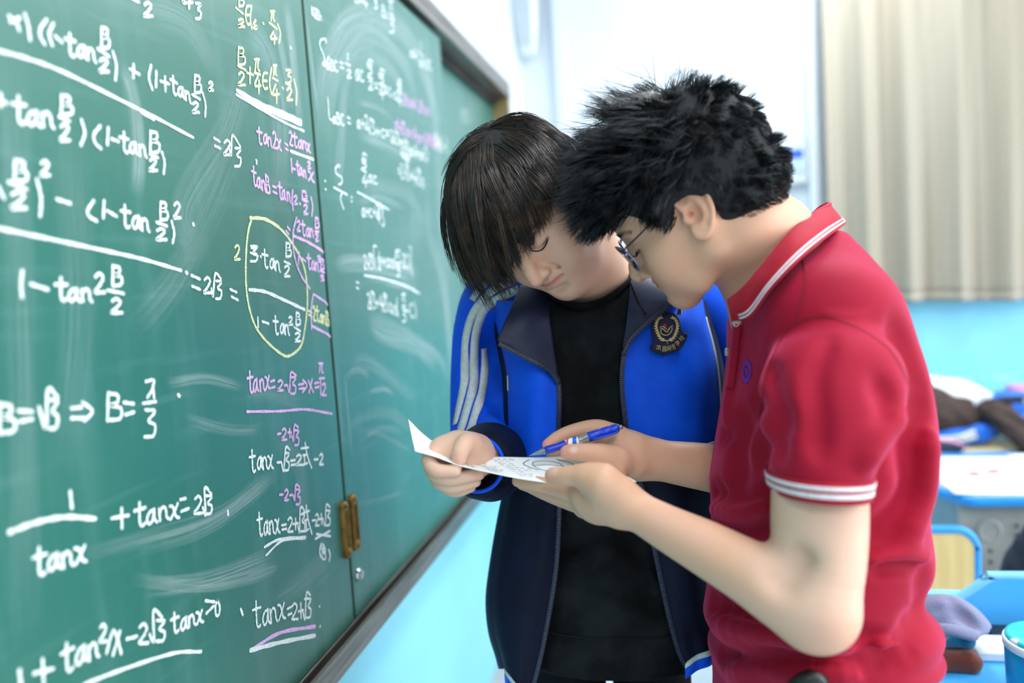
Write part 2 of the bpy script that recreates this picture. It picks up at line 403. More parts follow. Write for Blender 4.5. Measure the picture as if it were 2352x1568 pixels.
L((50, 621), (47, 650), (49, 683), w=1.05); L((69, 652), (109, 665)); T('tan', 128, 690, 212, 694, 52); BOX('2', 216, 628, 239, 671); BOX('B', 257, 610, 277, 657); L((245, 666), (283, 674)); BOX('2', 254, 686, 279, 718)
L((426, 625), (428, 627), w=1.2); L((438, 632), (458, 641)); L((440, 657), (459, 665)); BOX('2', 467, 637, 484, 672); L((484, 662), (488, 680), (493, 629), (506, 640)); BOX('3', 494, 645, 507, 686)
L((527, 664), (542, 671)); L((531, 681), (546, 689))
BOX('B', -4, 926, 31, 995, w=1.05); L((41, 943), (73, 945), w=1.05); L((43, 968), (73, 962)); L((88, 934), (104, 982), (109, 894), (131, 912), w=1.05); BOX('3', 112, 918, 131, 984)
L((163, 937), (187, 935)); L((163, 960), (200, 960)); L((188, 923), (211, 944), (193, 966)); BOX('B', 246, 901, 276, 966); L((283, 924), (306, 927)); L((287, 952), (307, 946))
L((334, 876), (352, 873), (348, 895), (337, 913)); L((350, 884), (353, 915)); L((327, 926), (357, 922)); BOX('3', 331, 941, 355, 1003); L((408, 906), (411, 909), w=1.2)
L((160, 1128), (164, 1167)); L((20, 1222), (83, 1199), (149, 1187), (218, 1191), w=1.3); T('tanx', 78, 1322, 200, 1290, 62); L((255, 1190), (294, 1183)); L((278, 1166), (279, 1212))
T('tanx', 312, 1212, 412, 1186, 54); L((413, 1147), (426, 1144)); L((415, 1174), (433, 1167)); BOX('2', 445, 1139, 464, 1178); L((464, 1164), (471, 1182), (469, 1120), (484, 1134)); BOX('3', 471, 1138, 485, 1180); L((522, 1173), (523, 1182))
L((43, 1539), (47, 1580), w=1.05); L((76, 1546), (121, 1535), w=1.05); L((96, 1513), (99, 1572), w=1.05); T('tan', 142, 1547, 228, 1506, 66); BOX('2', 227, 1434, 244, 1472)
L((243, 1500), (256, 1452), (264, 1455), (277, 1500)); L((274, 1448), (258, 1504)); L((290, 1467), (313, 1461)); BOX('2', 318, 1432, 339, 1476); L((342, 1456), (352, 1472), (351, 1402), (371, 1417)); BOX('3', 358, 1424, 377, 1472)
T('tanx', 396, 1455, 468, 1428, 46); L((471, 1379), (492, 1382)); L((473, 1408), (490, 1391)); BOX('0', 494, 1378, 504, 1412); L((552, 1398), (557, 1412), w=1.1)
L((190, 1572), (280, 1537), (396, 1500), (461, 1496), w=1.1)
# nearer panel, yellow
BOX('B', 548, -16, 558, 15, 'y'); L((541, 18), (558, 32), c='y'); BOX('2', 546, 44, 561, 61, 'y'); BOX('e', 563, 14, 576, 55, 'y'); L((577, 13), (574, 40), (577, 66), c='y'); BOX('6', 581, 46, 589, 66, 'y'); L((603, 53), (605, 55), c='y')
BOX('p', 620, 26, 630, 48, 'y'); L((617, 52), (635, 66), c='y'); BOX('4', 620, 73, 635, 101, 'y'); L((637, 56), (643, 76), (640, 99), c='y'); L((666, 109), (668, 111), w=1.3)
BOX('B', 546, 108, 561, 150, 'y'); L((545, 151), (563, 161), c='y'); BOX('2', 546, 166, 562, 195, 'y'); L((566, 167), (581, 172), c='y'); L((573, 155), (573, 192), c='y'); BOX('p', 583, 136, 595, 163, 'y')
L((583, 167), (597, 171), c='y'); BOX('4', 584, 174, 599, 215, 'y'); BOX('e', 602, 168, 614, 203, 'y'); L((623, 155), (618, 188), (622, 216), c='y'); BOX('p', 626, 150, 634, 173, 'y'); L((625, 179), (637, 186), c='y'); BOX('4', 625, 193, 640, 236, 'y')
L((647, 201), (649, 203), c='y'); BOX('3', 655, 161, 667, 191, 'y'); L((655, 191), (667, 197), c='y'); BOX('2', 657, 202, 671, 229, 'y'); L((674, 182), (680, 210), (679, 240), c='y')
L((543, 208), (600, 240), (650, 260), (690, 279), w=1.9); L((560, 222), (620, 255), (690, 285), w=1.8); L((541, 217), (610, 258), (660, 285), (697, 301), w=1.0)
L((574, 501), (608, 504), (646, 528), (675, 566), (696, 607), (704, 651), (705, 704), (699, 757), (690, 795), (664, 817), (643, 811), (608, 780), (584, 745), (570, 698), (564, 645), (565, 572), (570, 528), (576, 507), c='y', w=1.15)
L((574, 500), (608, 503), (640, 521), c='y', w=1.3)
BOX('2', 538, 563, 551, 595, 'y'); L((707, 713), (716, 718), c='y'); L((708, 722), (716, 727), c='y'); T('2tanB', 719, 736, 756, 748, 36, 'y')
# nearer panel, white inside the loop
BOX('3', 574, 565, 590, 600); L((574, 580), (592, 588)); L((576, 570), (590, 566)); L((597, 588), (599, 590)); T('tan', 605, 612, 645, 624, 42); BOX('B', 656, 557, 667, 590); L((652, 600), (666, 607)); BOX('2', 652, 610, 665, 634)
L((571, 665), (608, 670), (652, 689), (699, 711), w=1.35); L((591, 728), (592, 751)); L((601, 738), (616, 743)); T('tan', 630, 766, 665, 772, 42); BOX('2', 662, 727, 671, 745); BOX('B', 679, 717, 688, 747); L((674, 751), (689, 760)); BOX('2', 676, 764, 690, 783)
# nearer panel, pink
T('tan2x', 591, 328, 647, 346, 40, 'p'); L((653, 329), (660, 334), c='p'); L((654, 341), (661, 345), c='p'); T('2tanx', 664, 333, 714, 350, 34, 'p'); L((667, 347), (719, 366), w=1.2)
T('1-tan', 669, 397, 703, 408, 32, 'p'); BOX('2', 705, 371, 713, 386, 'p'); T('x', 708, 415, 724, 420, 38, 'p'); L((587, 367), (589, 370)); L((588, 374), (589, 376))
T('tanB', 579, 425, 621, 446, 44, 'p'); L((625, 427), (634, 431), c='p'); L((626, 440), (635, 444), c='p'); T('tan', 640, 455, 667, 467, 40, 'p'); L((671, 436), (670, 460), (672, 482), c='p'); BOX('2', 674, 449, 682, 468, 'p'); L((687, 467), (689, 469), c='p')
BOX('B', 693, 438, 703, 458, 'p'); L((693, 459), (706, 463), c='p'); BOX('2', 696, 470, 706, 491, 'p'); L((713, 452), (717, 474), (715, 496), c='p')
L((656, 530), (662, 538), c='p'); L((659, 521), (665, 528), c='p'); L((680, 499), (672, 537), (675, 587), (690, 631), (711, 663), c='p'); BOX('2', 681, 507, 689, 530, 'p'); T('tan', 692, 540, 720, 547, 36, 'p')
BOX('B', 723, 499, 731, 524, 'p'); L((722, 531), (731, 532), c='p'); BOX('2', 723, 536, 730, 553, 'p'); L((672, 541), (708, 557), (745, 580), c='p', w=1.3)
L((686, 579), (684, 607), c='p'); L((688, 590), (701, 600), c='p'); T('tan', 706, 618, 733, 625, 36, 'p'); BOX('2', 728, 588, 736, 600, 'p'); BOX('B', 736, 594, 744, 619, 'p'); L((735, 622), (746, 626), c='p'); BOX('2', 735, 632, 744, 643, 'p')
L((715, 756), (714, 710), (719, 675), c='p'); L((719, 675), (755, 699), c='p'); L((715, 748), (761, 772), c='p', w=1.15)
T('tanx', 570, 904, 621, 893, 50, 'p'); L((621, 876), (630, 873), c='p'); L((623, 890), (631, 888), c='p'); BOX('2', 637, 873, 650, 896, 'p'); L((652, 885), (659, 884), c='p'); L((659, 884), (664, 900), (667, 856), (679, 862), c='p'); BOX('3', 667, 866, 678, 904, 'p')
L((685, 883), (697, 881), c='p'); L((686, 893), (698, 891), c='p'); L((694, 872), (704, 884), (694, 901), c='p'); T('X', 709, 900, 721, 898, 34, 'p'); L((722, 880), (731, 878), c='p'); L((723, 890), (732, 888), c='p')
BOX('p', 731, 834, 741, 856, 'p'); L((732, 869), (744, 868), c='p'); L((735, 874), (736, 908), c='p'); BOX('2', 739, 880, 748, 907, 'p'); L((566, 945), (642, 944), (701, 940), (762, 950), c='p')
L((636, 997), (644, 995), c='p'); BOX('2', 646, 984, 658, 1009, 'p'); L((660, 993), (668, 993), c='p'); L((664, 984), (665, 1004), c='p'); L((669, 1000), (673, 1012), (675, 977), (684, 981), c='p'); BOX('3', 676, 988, 685, 1022, 'p')
L((641, 1136), (649, 1135), c='p'); BOX('2', 652, 1124, 662, 1148, 'p'); L((664, 1137), (671, 1136), c='p'); L((672, 1137), (676, 1148), (678, 1114), (687, 1118), c='p'); BOX('3', 679, 1124, 688, 1158, 'p')
# nearer panel, lower white lines
T('tanx', 574, 1082, 628, 1074, 50); L((635, 1062), (644, 1061)); L((645, 1060), (650, 1081), (655, 1028), (664, 1032)); BOX('3', 653, 1040, 663, 1080); L((667, 1058), (677, 1056)); L((668, 1068), (678, 1066)); BOX('2', 680, 1044, 693, 1067); T('#', 694, 1074, 717, 1074, 56); L((721, 1055), (730, 1054)); BOX('2', 733, 1042, 742, 1066)
T('tanx', 594, 1232, 643, 1222, 54); L((646, 1206), (656, 1204)); L((647, 1216), (657, 1214)); BOX('2', 660, 1188, 672, 1220); L((672, 1203), (684, 1201)); L((678, 1190), (678, 1216)); L((683, 1206), (687, 1222), (689, 1166), (699, 1172)); BOX('3', 690, 1180, 699, 1220)
T('#', 699, 1228, 717, 1226, 64); L((716, 1195), (724, 1194)); BOX('2', 723, 1180, 732, 1206); L((732, 1192), (741, 1191)); L((737, 1180), (738, 1204)); L((741, 1194), (746, 1206), (748, 1160), (757, 1164)); BOX('3', 748, 1172, 757, 1206)
L((606, 1256), (642, 1238), (701, 1233), w=1.1); L((610, 1275), (647, 1242), (700, 1236), w=.9); L((723, 1237), (757, 1219)); L((726, 1226), (758, 1231))
L((736, 1248), (733, 1265), (737, 1281)); T('@', 738, 1283, 752, 1283, 34, w=.8); L((754, 1262), (757, 1274), (755, 1288))
T('tanx', 583, 1442, 658, 1420, 60); L((658, 1398), (668, 1393)); L((660, 1412), (669, 1408)); BOX('2', 669, 1385, 683, 1421); L((684, 1404), (696, 1400)); L((690, 1385), (691, 1420)); L((695, 1404), (700, 1421), (703, 1362), (712, 1366)); BOX('3', 703, 1374, 713, 1418)
L((580, 1490), (642, 1453), (723, 1438), c='p', w=1.4); L((574, 1493), (642, 1475), (723, 1459), w=1.6)
L((699, 1375), (701, 1376)); L((733, 1392), (734, 1393)); L((734, 1440), (735, 1436))
# farther panel
T('1q:', 714, 33, 741, 50, 20); T('c+4', 812, 4, 846, 20, 26); T('3', 859, 18, 869, 22, 22); T('B:', 876, 38, 893, 46, 28); BOX('p', 892, 2, 902, 24); L((893, 30), (903, 36)); BOX('3', 894, 42, 904, 74)
L((748, 100), (747, 90), (736, 92), (734, 105), (742, 125), (745, 140), (740, 147), (746, 150), (754, 130)); T('aBC', 748, 158, 776, 166, 26); L((780, 143), (787, 146)); L((781, 154), (788, 157)); L((798, 122), (798, 138)); L((793, 145), (804, 151)); BOX('2', 796, 160, 806, 178)
T('ac', 815, 186, 835, 190, 46); L((842, 145), (845, 156), (846, 138), (855, 142)); BOX('3', 845, 148, 853, 170); L((843, 176), (854, 180)); BOX('2', 846, 184, 856, 205); L((860, 191), (866, 194)); L((860, 200), (867, 203)); L((868, 168), (872, 180), (873, 159), (883, 164)); BOX('3', 871, 170, 880, 192); L((870, 193), (881, 197)); BOX('4', 871, 199, 882, 228); T('ac', 882, 214, 898, 222, 34)
L((902, 214), (909, 217)); L((903, 224), (910, 227)); L((911, 190), (914, 200), (915, 183), (922, 187)); BOX('3', 913, 192, 920, 206); L((911, 209), (922, 214)); BOX('4', 912, 216, 922, 244); T('2RsinA.2Rsin', 925, 240, 988, 268, 28, 'p')
L((752, 224), (754, 250), (756, 272), (766, 276), w=.9); T('aBC', 764, 283, 790, 288, 28); L((797, 269), (803, 272)); L((798, 281), (804, 284))
T('a+2', 819, 294, 846, 298, 34); T('v3', 845, 305, 862, 312, 34, w=.8); T('+c=', 862, 312, 896, 320, 32); T('2v3+', 897, 326, 926, 340, 30); T('2v3(sinA+sinC)', 922, 352, 984, 372, 32); L((921, 354), (938, 362)); L((924, 361), (940, 369))
L((905, 281), (911, 283), c='p'); L((906, 292), (911, 294), c='p'); T('4v3sinAsinC', 912, 302, 982, 336, 30, 'p'); T('=4v3(p+3)', 978, 330, 1010, 346, 26, 'p'); T('(p+B+)', 998, 338, 1028, 352, 34)
L((965, 94), (967, 112)); T('sA', 940, 130, 960, 138, 22); L((960, 117), (972, 130)); T('sin3C', 962, 150, 992, 162, 22)
L((779, 385), (778, 379), (770, 386), (772, 398), (784, 408), (784, 420), (777, 424)); L((766, 430), (797, 447)); T('(', 782, 470, 792, 478, 34); L((806, 452), (808, 453)); L((806, 462), (808, 463)); L((745, 415), (747, 416)); L((746, 434), (748, 435))
L((831, 365), (833, 376), (834, 352), (842, 358)); BOX('3', 832, 366, 840, 386); L((829, 388), (841, 396)); BOX('4', 832, 402, 844, 430); T('ac', 845, 418, 866, 424, 32); L((820, 441), (850, 457), (893, 482)); T('a+c+2', 830, 498, 872, 502, 36); T('v3', 868, 510, 884, 524, 44)
T('=2v3+4v3s', 914, 406, 974, 432, 36)
T('2v3', 836, 618, 858, 620, 34); L((864, 566), (857, 566), (858, 595), (862, 622)); L((869, 578), (870, 588)); L((867, 591), (874, 594)); BOX('2', 868, 598, 874, 618); T('+cos(', 876, 612, 912, 616, 36); BOX('p', 908, 575, 917, 592); L((908, 603), (918, 606)); BOX('3', 911, 612, 918, 633); T('-2C)', 918, 614, 942, 618, 34); L((939, 566), (944, 572), (943, 600), (946, 634))
L((836, 632), (880, 640), (930, 656), (963, 674), w=1.2); L((818, 647), (823, 650)); L((818, 660), (823, 663))
T('2v3+4v3cos(', 844, 706, 916, 724, 38); BOX('p', 922, 675, 930, 692); L((923, 702), (931, 703)); BOX('3', 923, 710, 931, 738); T('-C)', 932, 726, 956, 730, 34)
# fixed board, a rubbed patch
for k in range(5): stroke([(1096 + k * 3, 246), (1099 + k * 4, 280)], 'w', .9, 'F')
L((1117, 234), (1124, 276), pan='F', w=.8)
for (pan, c), mb in STK.items():
    par = PAN[pan] if pan in PAN else BB
    o = mb.obj(CNAME[c], CH[c], par, fix=False)

# ---- chalk dust smears left by the eraser: soft films on the board
def smear_mat():
    s_ = MatB('chalk_dust_film', (.90, .95, .96), .95, .05); s_.vary(200, (.84, .90, .91))
    at = s_.n('ShaderNodeAttribute'); at.attribute_name = 'fade'
    uv = s_.n('ShaderNodeAttribute'); uv.attribute_name = 'along'
    mp = s_.n('ShaderNodeMapping'); mp.inputs['Scale'].default_value = (.8, 30, 1); s_.l(uv.outputs['Vector'], mp.inputs[0])
    nz = s_.n('ShaderNodeTexNoise'); nz.inputs['Scale'].default_value = 1.0; nz.inputs['Detail'].default_value = 5; s_.l(mp.outputs[0], nz.inputs['Vector'])
    r = s_.ramp(nz.outputs['Fac'], [(.34, .0), (.78, 1.)])
    mu = s_.n('ShaderNodeMath', operation='MULTIPLY'); s_.l(r, mu.inputs[0]); s_.l(at.outputs['Fac'], mu.inputs[1])
    s_.l(mu.outputs[0], s_.b.inputs['Alpha']); return s_
SM = {}
def smear(px, wpx, a=.4, pan=None):
    px = spline(px, 40); k = len(px)
    pts = np.array([on_x(*q)[1:] for q in px])
    if pan is None: pan = 'L' if pts[:, 0].mean() < 1.2365 else 'R'
    hw = 1.45 * wpx * np.array([np.linalg.norm(on_x(*q) - O) for q in px]) / FOC * .5
    Tn = np.gradient(pts, axis=0); Tn /= np.linalg.norm(Tn, axis=1)[:, None] + 1e-9
    N = np.stack([-Tn[:, 1], Tn[:, 0]], 1); nv = 9
    v = np.linspace(-1, 1, nv); G = np.zeros((k, nv, 3)); x = .00018 + .00003 * (_cnt[0] % 9); _cnt[0] += 1
    G[..., 0] = x; G[..., 1:] = pts[:, None] + N[:, None] * hw[:, None, None] * v[None, :, None]
    lo, hi = (YL, 1.2285) if pan == 'L' else (1.240, 2.036)
    G[..., 1] = np.clip(G[..., 1], lo, hi); G[..., 2] = np.clip(G[..., 2], .873, 2.05)
    fade = a * (.8 if pan == 'R' else 1.) * (1 - np.abs(v[None]) ** 2.2) * np.clip(np.minimum(np.arange(k), np.arange(k)[::-1]) / 8., 0, 1)[:, None]
    s = np.cumsum(np.r_[0, np.linalg.norm(np.diff(pts, axis=0), axis=1)])
    al = np.zeros((k, nv, 3)); al[..., 0] = s[:, None] * 6 + _cnt[0] * 3.1; al[..., 1] = v[None] * hw[:, None] * 14 + _cnt[0]
    e = SM.setdefault(pan, [MB(), [], []]); e[0].grid(G); e[1].append(fade.ravel()); e[2].append(al.reshape(-1, 3))
for a in ([(275, 150), (300, 200), (315, 290), (318, 380), (312, 450)], 34, .5), ([(560, 60), (610, 120), (640, 260), (640, 500)], 60, .28), ([(330, 20), (430, 60), (500, 170)], 50, .2), \
        ([(470, 600), (420, 480), (520, 300), (560, 150)], 60, .18), ([(300, 760), (400, 640), (480, 480), (540, 330)], 70, .14), ([(655, 0), (672, 120), (690, 300)], 30, .5), ([(625, 30), (650, 130), (668, 260)], 24, .35), \
        ([(700, 20), (715, 140), (728, 260)], 14, .5), ([(380, 880), (470, 868), (560, 890)], 20, .35), ([(420, 960), (520, 985), (600, 985)], 22, .25), ([(300, 1262), (460, 1215), (560, 1150), (640, 1080)], 30, .3), \
        ([(180, 1275), (330, 1235), (500, 1180), (620, 1090)], 26, .22), ([(330, 1350), (480, 1330), (640, 1270)], 34, .35), ([(300, 1330), (470, 1345), (640, 1310)], 22, .3), ([(560, 1330), (640, 1300)], 20, .3), \
        ([(620, 1390), (700, 1330), (760, 1270)], 40, .18), ([(640, 1000), (690, 1080), (700, 1200)], 40, .2), ([(560, 910), (620, 905), (700, 930)], 30, .2), ([(30, 60), (40, 500), (55, 1000), (60, 1500)], 60, .16), ([(160, 300), (180, 700), (150, 1100)], 80, .12), \
        ([(737, 350), (740, 180), (790, 60), (860, 40), (940, 90), (990, 220), (1010, 330)], 46, .55), ([(757, 330), (765, 190), (815, 95), (870, 90), (930, 150), (960, 240)], 40, .5), ([(790, 250), (800, 160), (850, 130), (905, 170), (930, 260)], 34, .35), \
        ([(775, 440), (785, 300), (790, 180)], 34, .4), ([(820, 235), (860, 245), (900, 270)], 12, .5), ([(815, 300), (900, 330), (960, 362)], 26, .4), ([(825, 315), (900, 345), (950, 370)], 12, .45), ([(825, 450), (880, 430), (940, 450), (975, 520)], 30, .3), ([(810, 470), (870, 455), (930, 480)], 14, .4), \
        ([(765, 607), (800, 597), (850, 600), (930, 615), (960, 630)], 22, .75), ([(770, 620), (830, 618), (900, 630), (960, 645)], 12, .6), ([(830, 640), (900, 648), (962, 662)], 12, .5), ([(880, 655), (930, 660), (962, 672)], 8, .5), \
        ([(845, 740), (880, 770), (960, 800), (1010, 850)], 34, .5), ([(835, 720), (900, 750), (1000, 810), (1030, 880)], 26, .4), ([(800, 840), (840, 830), (900, 870), (960, 920)], 30, .3), ([(795, 870), (815, 850), (850, 860)], 14, .5), ([(845, 900), (880, 893), (905, 905)], 10, .6), \
        ([(980, 520), (1010, 620), (1030, 740), (1035, 880)], 44, .4), ([(790, 1000), (830, 960), (900, 950), (960, 1000)], 24, .22), ([(830, 1010), (870, 985), (930, 990)], 14, .3), ([(790, 1165), (860, 1150), (930, 1130)], 10, .25), ([(960, 60), (990, 200), (1015, 500), (1035, 900)], 50, .3), \
        ([(760, 760), (775, 900), (790, 1050)], 22, .3), ([(790, 850), (800, 960), (810, 1060)], 12, .3), ([(820, 985), (880, 1000), (950, 1040)], 10, .25), ([(900, 560), (960, 520), (1000, 480)], 60, .14):
    smear(*a)
sm_m = smear_mat()
for pan, (mb, fa, al) in SM.items():
    o = mb.obj('chalk_smear', sm_m, PAN[pan], smooth=True, fix=False)
    A = o.data.attributes.new('fade', 'FLOAT', 'POINT'); A.data.foreach_set('value', np.concatenate(fa).astype(np.float32))
    A = o.data.attributes.new('along', 'FLOAT_VECTOR', 'POINT'); A.data.foreach_set('vector', np.concatenate(al).astype(np.float32).ravel())
# ------------------------------------------------------------------ implicit-surface modelling for bodies and cloth (camera-frame metres)
def smin(a, b, k):
    if k <= 0: return np.minimum(a, b)
    h = np.maximum(k - np.abs(a - b), 0) / k
    return np.minimum(a, b) - h * h * k * .25
class Field:
    def __init__(s): s.p = []          # (function, op, k, lo, hi)
    def add(s, f, k, lo, hi, op='+'):
        s.p.append((f, op, k, np.asarray(lo, float), np.asarray(hi, float))); return s
    def cone(s, a, b, r1, r2, k=.01, op='+'):
        a, b = np.asarray(a, float), np.asarray(b, float); ab = b - a; L2 = ab @ ab + 1e-12
        def f(p):
            t = np.clip(((p - a) @ ab) / L2, 0, 1)
            return np.linalg.norm(p - a - t[:, None] * ab, axis=1) - (r1 + (r2 - r1) * t)
        r = max(r1, r2); return s.add(f, k, np.minimum(a, b) - r, np.maximum(a, b) + r, op)
    def chain(s, pts, rad, k=.01, op='+', n=0, kk=.006):
        """tapering tube through pts, as ONE primitive (pieces blended with kk)."""
        pts = np.asarray(pts, float); rad = np.full(len(pts), rad) if np.isscalar(rad) else np.asarray(rad, float)
        if n: kk = 0; q = spline(np.c_[pts, rad], n); pts, rad = q[:, :3], np.maximum(q[:, 3], .0004)
        def f(p):
            d = None
            for a, b, r1, r2 in zip(pts[:-1], pts[1:], rad[:-1], rad[1:]):
                ab = b - a; t = np.clip(((p - a) @ ab) / (ab @ ab + 1e-12), 0, 1)
                e = np.linalg.norm(p - a - t[:, None] * ab, axis=1) - (r1 + (r2 - r1) * t)
                d = e if d is None else smin(d, e, kk)
            return d
        r = rad.max(); return s.add(f, k, pts.min(0) - r, pts.max(0) + r, op)
    def ell(s, c, r, A=None, k=.01, op='+'):
        """ellipsoid; A: 3x3 rows = its axes."""
        c = np.asarray(c, float); r = np.asarray(r, float); A = np.eye(3) if A is None else np.asarray(A, float)
        def f(p):
            q = (p - c) @ A.T
            k0 = np.linalg.norm(q / r, axis=1); k1 = np.linalg.norm(q / r ** 2, axis=1)
            return k0 * (k0 - 1) / np.maximum(k1, 1e-9)
        R_ = r.max(); return s.add(f, k, c - R_, c + R_, op)
    def tab(s, rows, k=.01, op='+', n=2.3, rnd=.01, fit=False):
        """stack of elliptic sections: rows of (py, px_left, px_right, dist, half_depth); all rows are level in the picture."""
        T_ = Tab(rows, n, fit); f = lambda p: T_.f(p, rnd)
        s.tabs = getattr(s, 'tabs', []) + [T_]
        R_ = np.array([T_.bmax, 0, T_.bmax * .6])
        return s.add(f, k, T_.lo, T_.hi, op)
    def val(s, p):
        p = np.atleast_2d(p); d = np.full(len(p), 1e3)
        for f, op, k, lo, hi in s.p:
            e = f(p); d = smin(d, e, k) if op == '+' else (-smin(-d, e, k) if op == '-' else -smin(-d, -e, k))
        return d
    def grad(s, p, e=.0015):
        p = np.atleast_2d(p); g = np.stack([s.val(p + np.eye(3)[i] * e) - s.val(p - np.eye(3)[i] * e) for i in range(3)], 1)
        return g / (np.linalg.norm(g, axis=1)[:, None] + 1e-12)
    def hit(s, px, py, d0, d1, n=160):
        """distance along the picture ray at which the surface is met."""
        ds = np.linspace(d0, d1, n); u = C(px, py, 1.)
        v = s.val(ds[:, None] * u); i = np.argmax(v < 0)
        if v[i] >= 0: i = np.argmin(v); return ds[i]
        if i == 0: return ds[0]
        return ds[i - 1] + (ds[i] - ds[i - 1]) * v[i - 1] / (v[i - 1] - v[i])
    def onto(s, pts, d0, d1): return np.array([C(x, y, s.hit(x, y, d0, d1)) for x, y in pts])
    def mesh(s, h):
        ad = [q for q in s.p if q[1] == '+']
        lo = np.min([q[3] for q in ad], 0) - 4 * h; hi = np.max([q[4] for q in ad], 0) + 4 * h
        B = 16; nb = np.ceil((hi - lo) / (h * B)).astype(int); N = nb * B
        D = np.full(tuple(N), 1., np.float32)
        gi = np.stack(np.meshgrid(*[np.arange(k) for k in nb], indexing='ij'), -1).reshape(-1, 3)
        cen = lo + (gi * B + (B - 1) / 2) * h; half = h * B * .5 * 1.7321
        v = np.full(len(cen), 1e3); near = np.zeros((len(s.p), len(cen)), bool)
        for i, (f, op, k, a, b) in enumerate(s.p):
            m = np.all((cen > a - half - .012 - k) & (cen < b + half + .012 + k), axis=1)
            near[i] = m
            if op == '+':
                if m.any(): v[m] = np.minimum(v[m], f(cen[m]))
        act = v < half * 1.25 + .012
        deep = v < -(half * 2.2 + .05); act &= ~deep
        off = (np.stack(np.meshgrid(*[np.arange(B)] * 3, indexing='ij'), -1).reshape(-1, 3) - (B - 1) / 2) * h
        for j in np.nonzero(deep)[0]:
            x, y, z = gi[j] * B; D[x:x + B, y:y + B, z:z + B] = -1
        idx = np.nonzero(act)[0]
        for c0 in range(0, len(idx), 256):
            ii = idx[c0:c0 + 256]; d = np.full((len(ii), B ** 3), 1e3)
            for q, (f, op, k, a, b) in enumerate(s.p):
                m = near[q, ii]
                if not m.any(): continue
                e = f((cen[ii[m]][:, None] + off[None]).reshape(-1, 3)).reshape(-1, B ** 3)
                d[m] = smin(d[m], e, k) if op == '+' else (-smin(-d[m], e, k) if op == '-' else -smin(-d[m], -e, k))
            for j, dd in zip(ii, d):
                x, y, z = gi[j] * B; D[x:x + B, y:y + B, z:z + B] = np.clip(dd, -1, 1).reshape(B, B, B)
        return nets(D, lo, h)
class Tab:
    def __init__(s, rows, n=2.3, fit=False):
        q = []
        for py, xl, xr, d, b in rows:
            L_, R_ = C(xl, py, d), C(xr, py, d); q.append(((L_[1] + R_[1]) / 2, (L_[0] + R_[0]) / 2, d, (R_[0] - L_[0]) / 2, b))
        k = np.array(q); s.n = n
        for it in range(7 if fit else 1):      # sections re-fitted so that the near bulge does not widen the body beyond its measured outline
            q = spline(k, 120); o = np.argsort(q[:, 0]); s.q = q[o]
            if not fit: break
            A = np.vstack([s.ring(t, 0., 40) for t in s.q[:, 0]]); px = A[:, 0] / A[:, 2] * FOC + 1176; py = A[:, 1] / A[:, 2] * FOC + 784
            for i, (y, xl, xr, d, b) in enumerate(rows):
                m = np.abs(py - y) < 14
                if m.sum() < 8: continue
                l_, r_ = px[m].min(), px[m].max(); k[i, 3] *= np.clip((xr - xl) / (r_ - l_), .8, 1.2); k[i, 1] += ((xl + xr) / 2 - (l_ + r_) / 2) / FOC * d
        s.t0, s.t1 = s.q[0, 0], s.q[-1, 0]
        s.bmax = max(s.q[:, 3].max(), s.q[:, 4].max())
        s.lo = np.array([(s.q[:, 1] - s.q[:, 3]).min(), s.t0, (s.q[:, 2] - s.q[:, 4]).min()]) - .005
        s.hi = np.array([(s.q[:, 1] + s.q[:, 3]).max(), s.t1, (s.q[:, 2] + s.q[:, 4]).max()]) + .005
    def at(s, t): return [np.interp(t, s.q[:, 0], s.q[:, i]) for i in range(1, 5)]
    def f(s, p, rnd=.01):
        t = np.clip(p[:, 1], s.t0, s.t1); cx, cz, a, b = s.at(t)
        a = np.maximum(a, .004); b = np.maximum(b, .004)
        q = (np.abs((p[:, 0] - cx) / a) ** s.n + np.abs((p[:, 2] - cz) / b) ** s.n) ** (1 / s.n)
        d = (q - 1) * np.minimum(a, b)
        e = np.maximum(s.t0 - p[:, 1], p[:, 1] - s.t1)
        return -smin(-d, -e, rnd)
    def ring(s, py_m, off=0., n=64):
        """section outline at camera-frame height py_m, grown by off."""
        cx, cz, a, b = [float(x) for x in s.at(py_m)]; t = np.arange(n) * 2 * np.pi / n; c, si = np.cos(t), np.sin(t)
        r = (np.abs(c) ** s.n + np.abs(si) ** s.n) ** (-1 / s.n)
        return np.stack([cx + (a + off) * r * c, np.full(n, py_m), cz + (b + off) * r * si], 1)
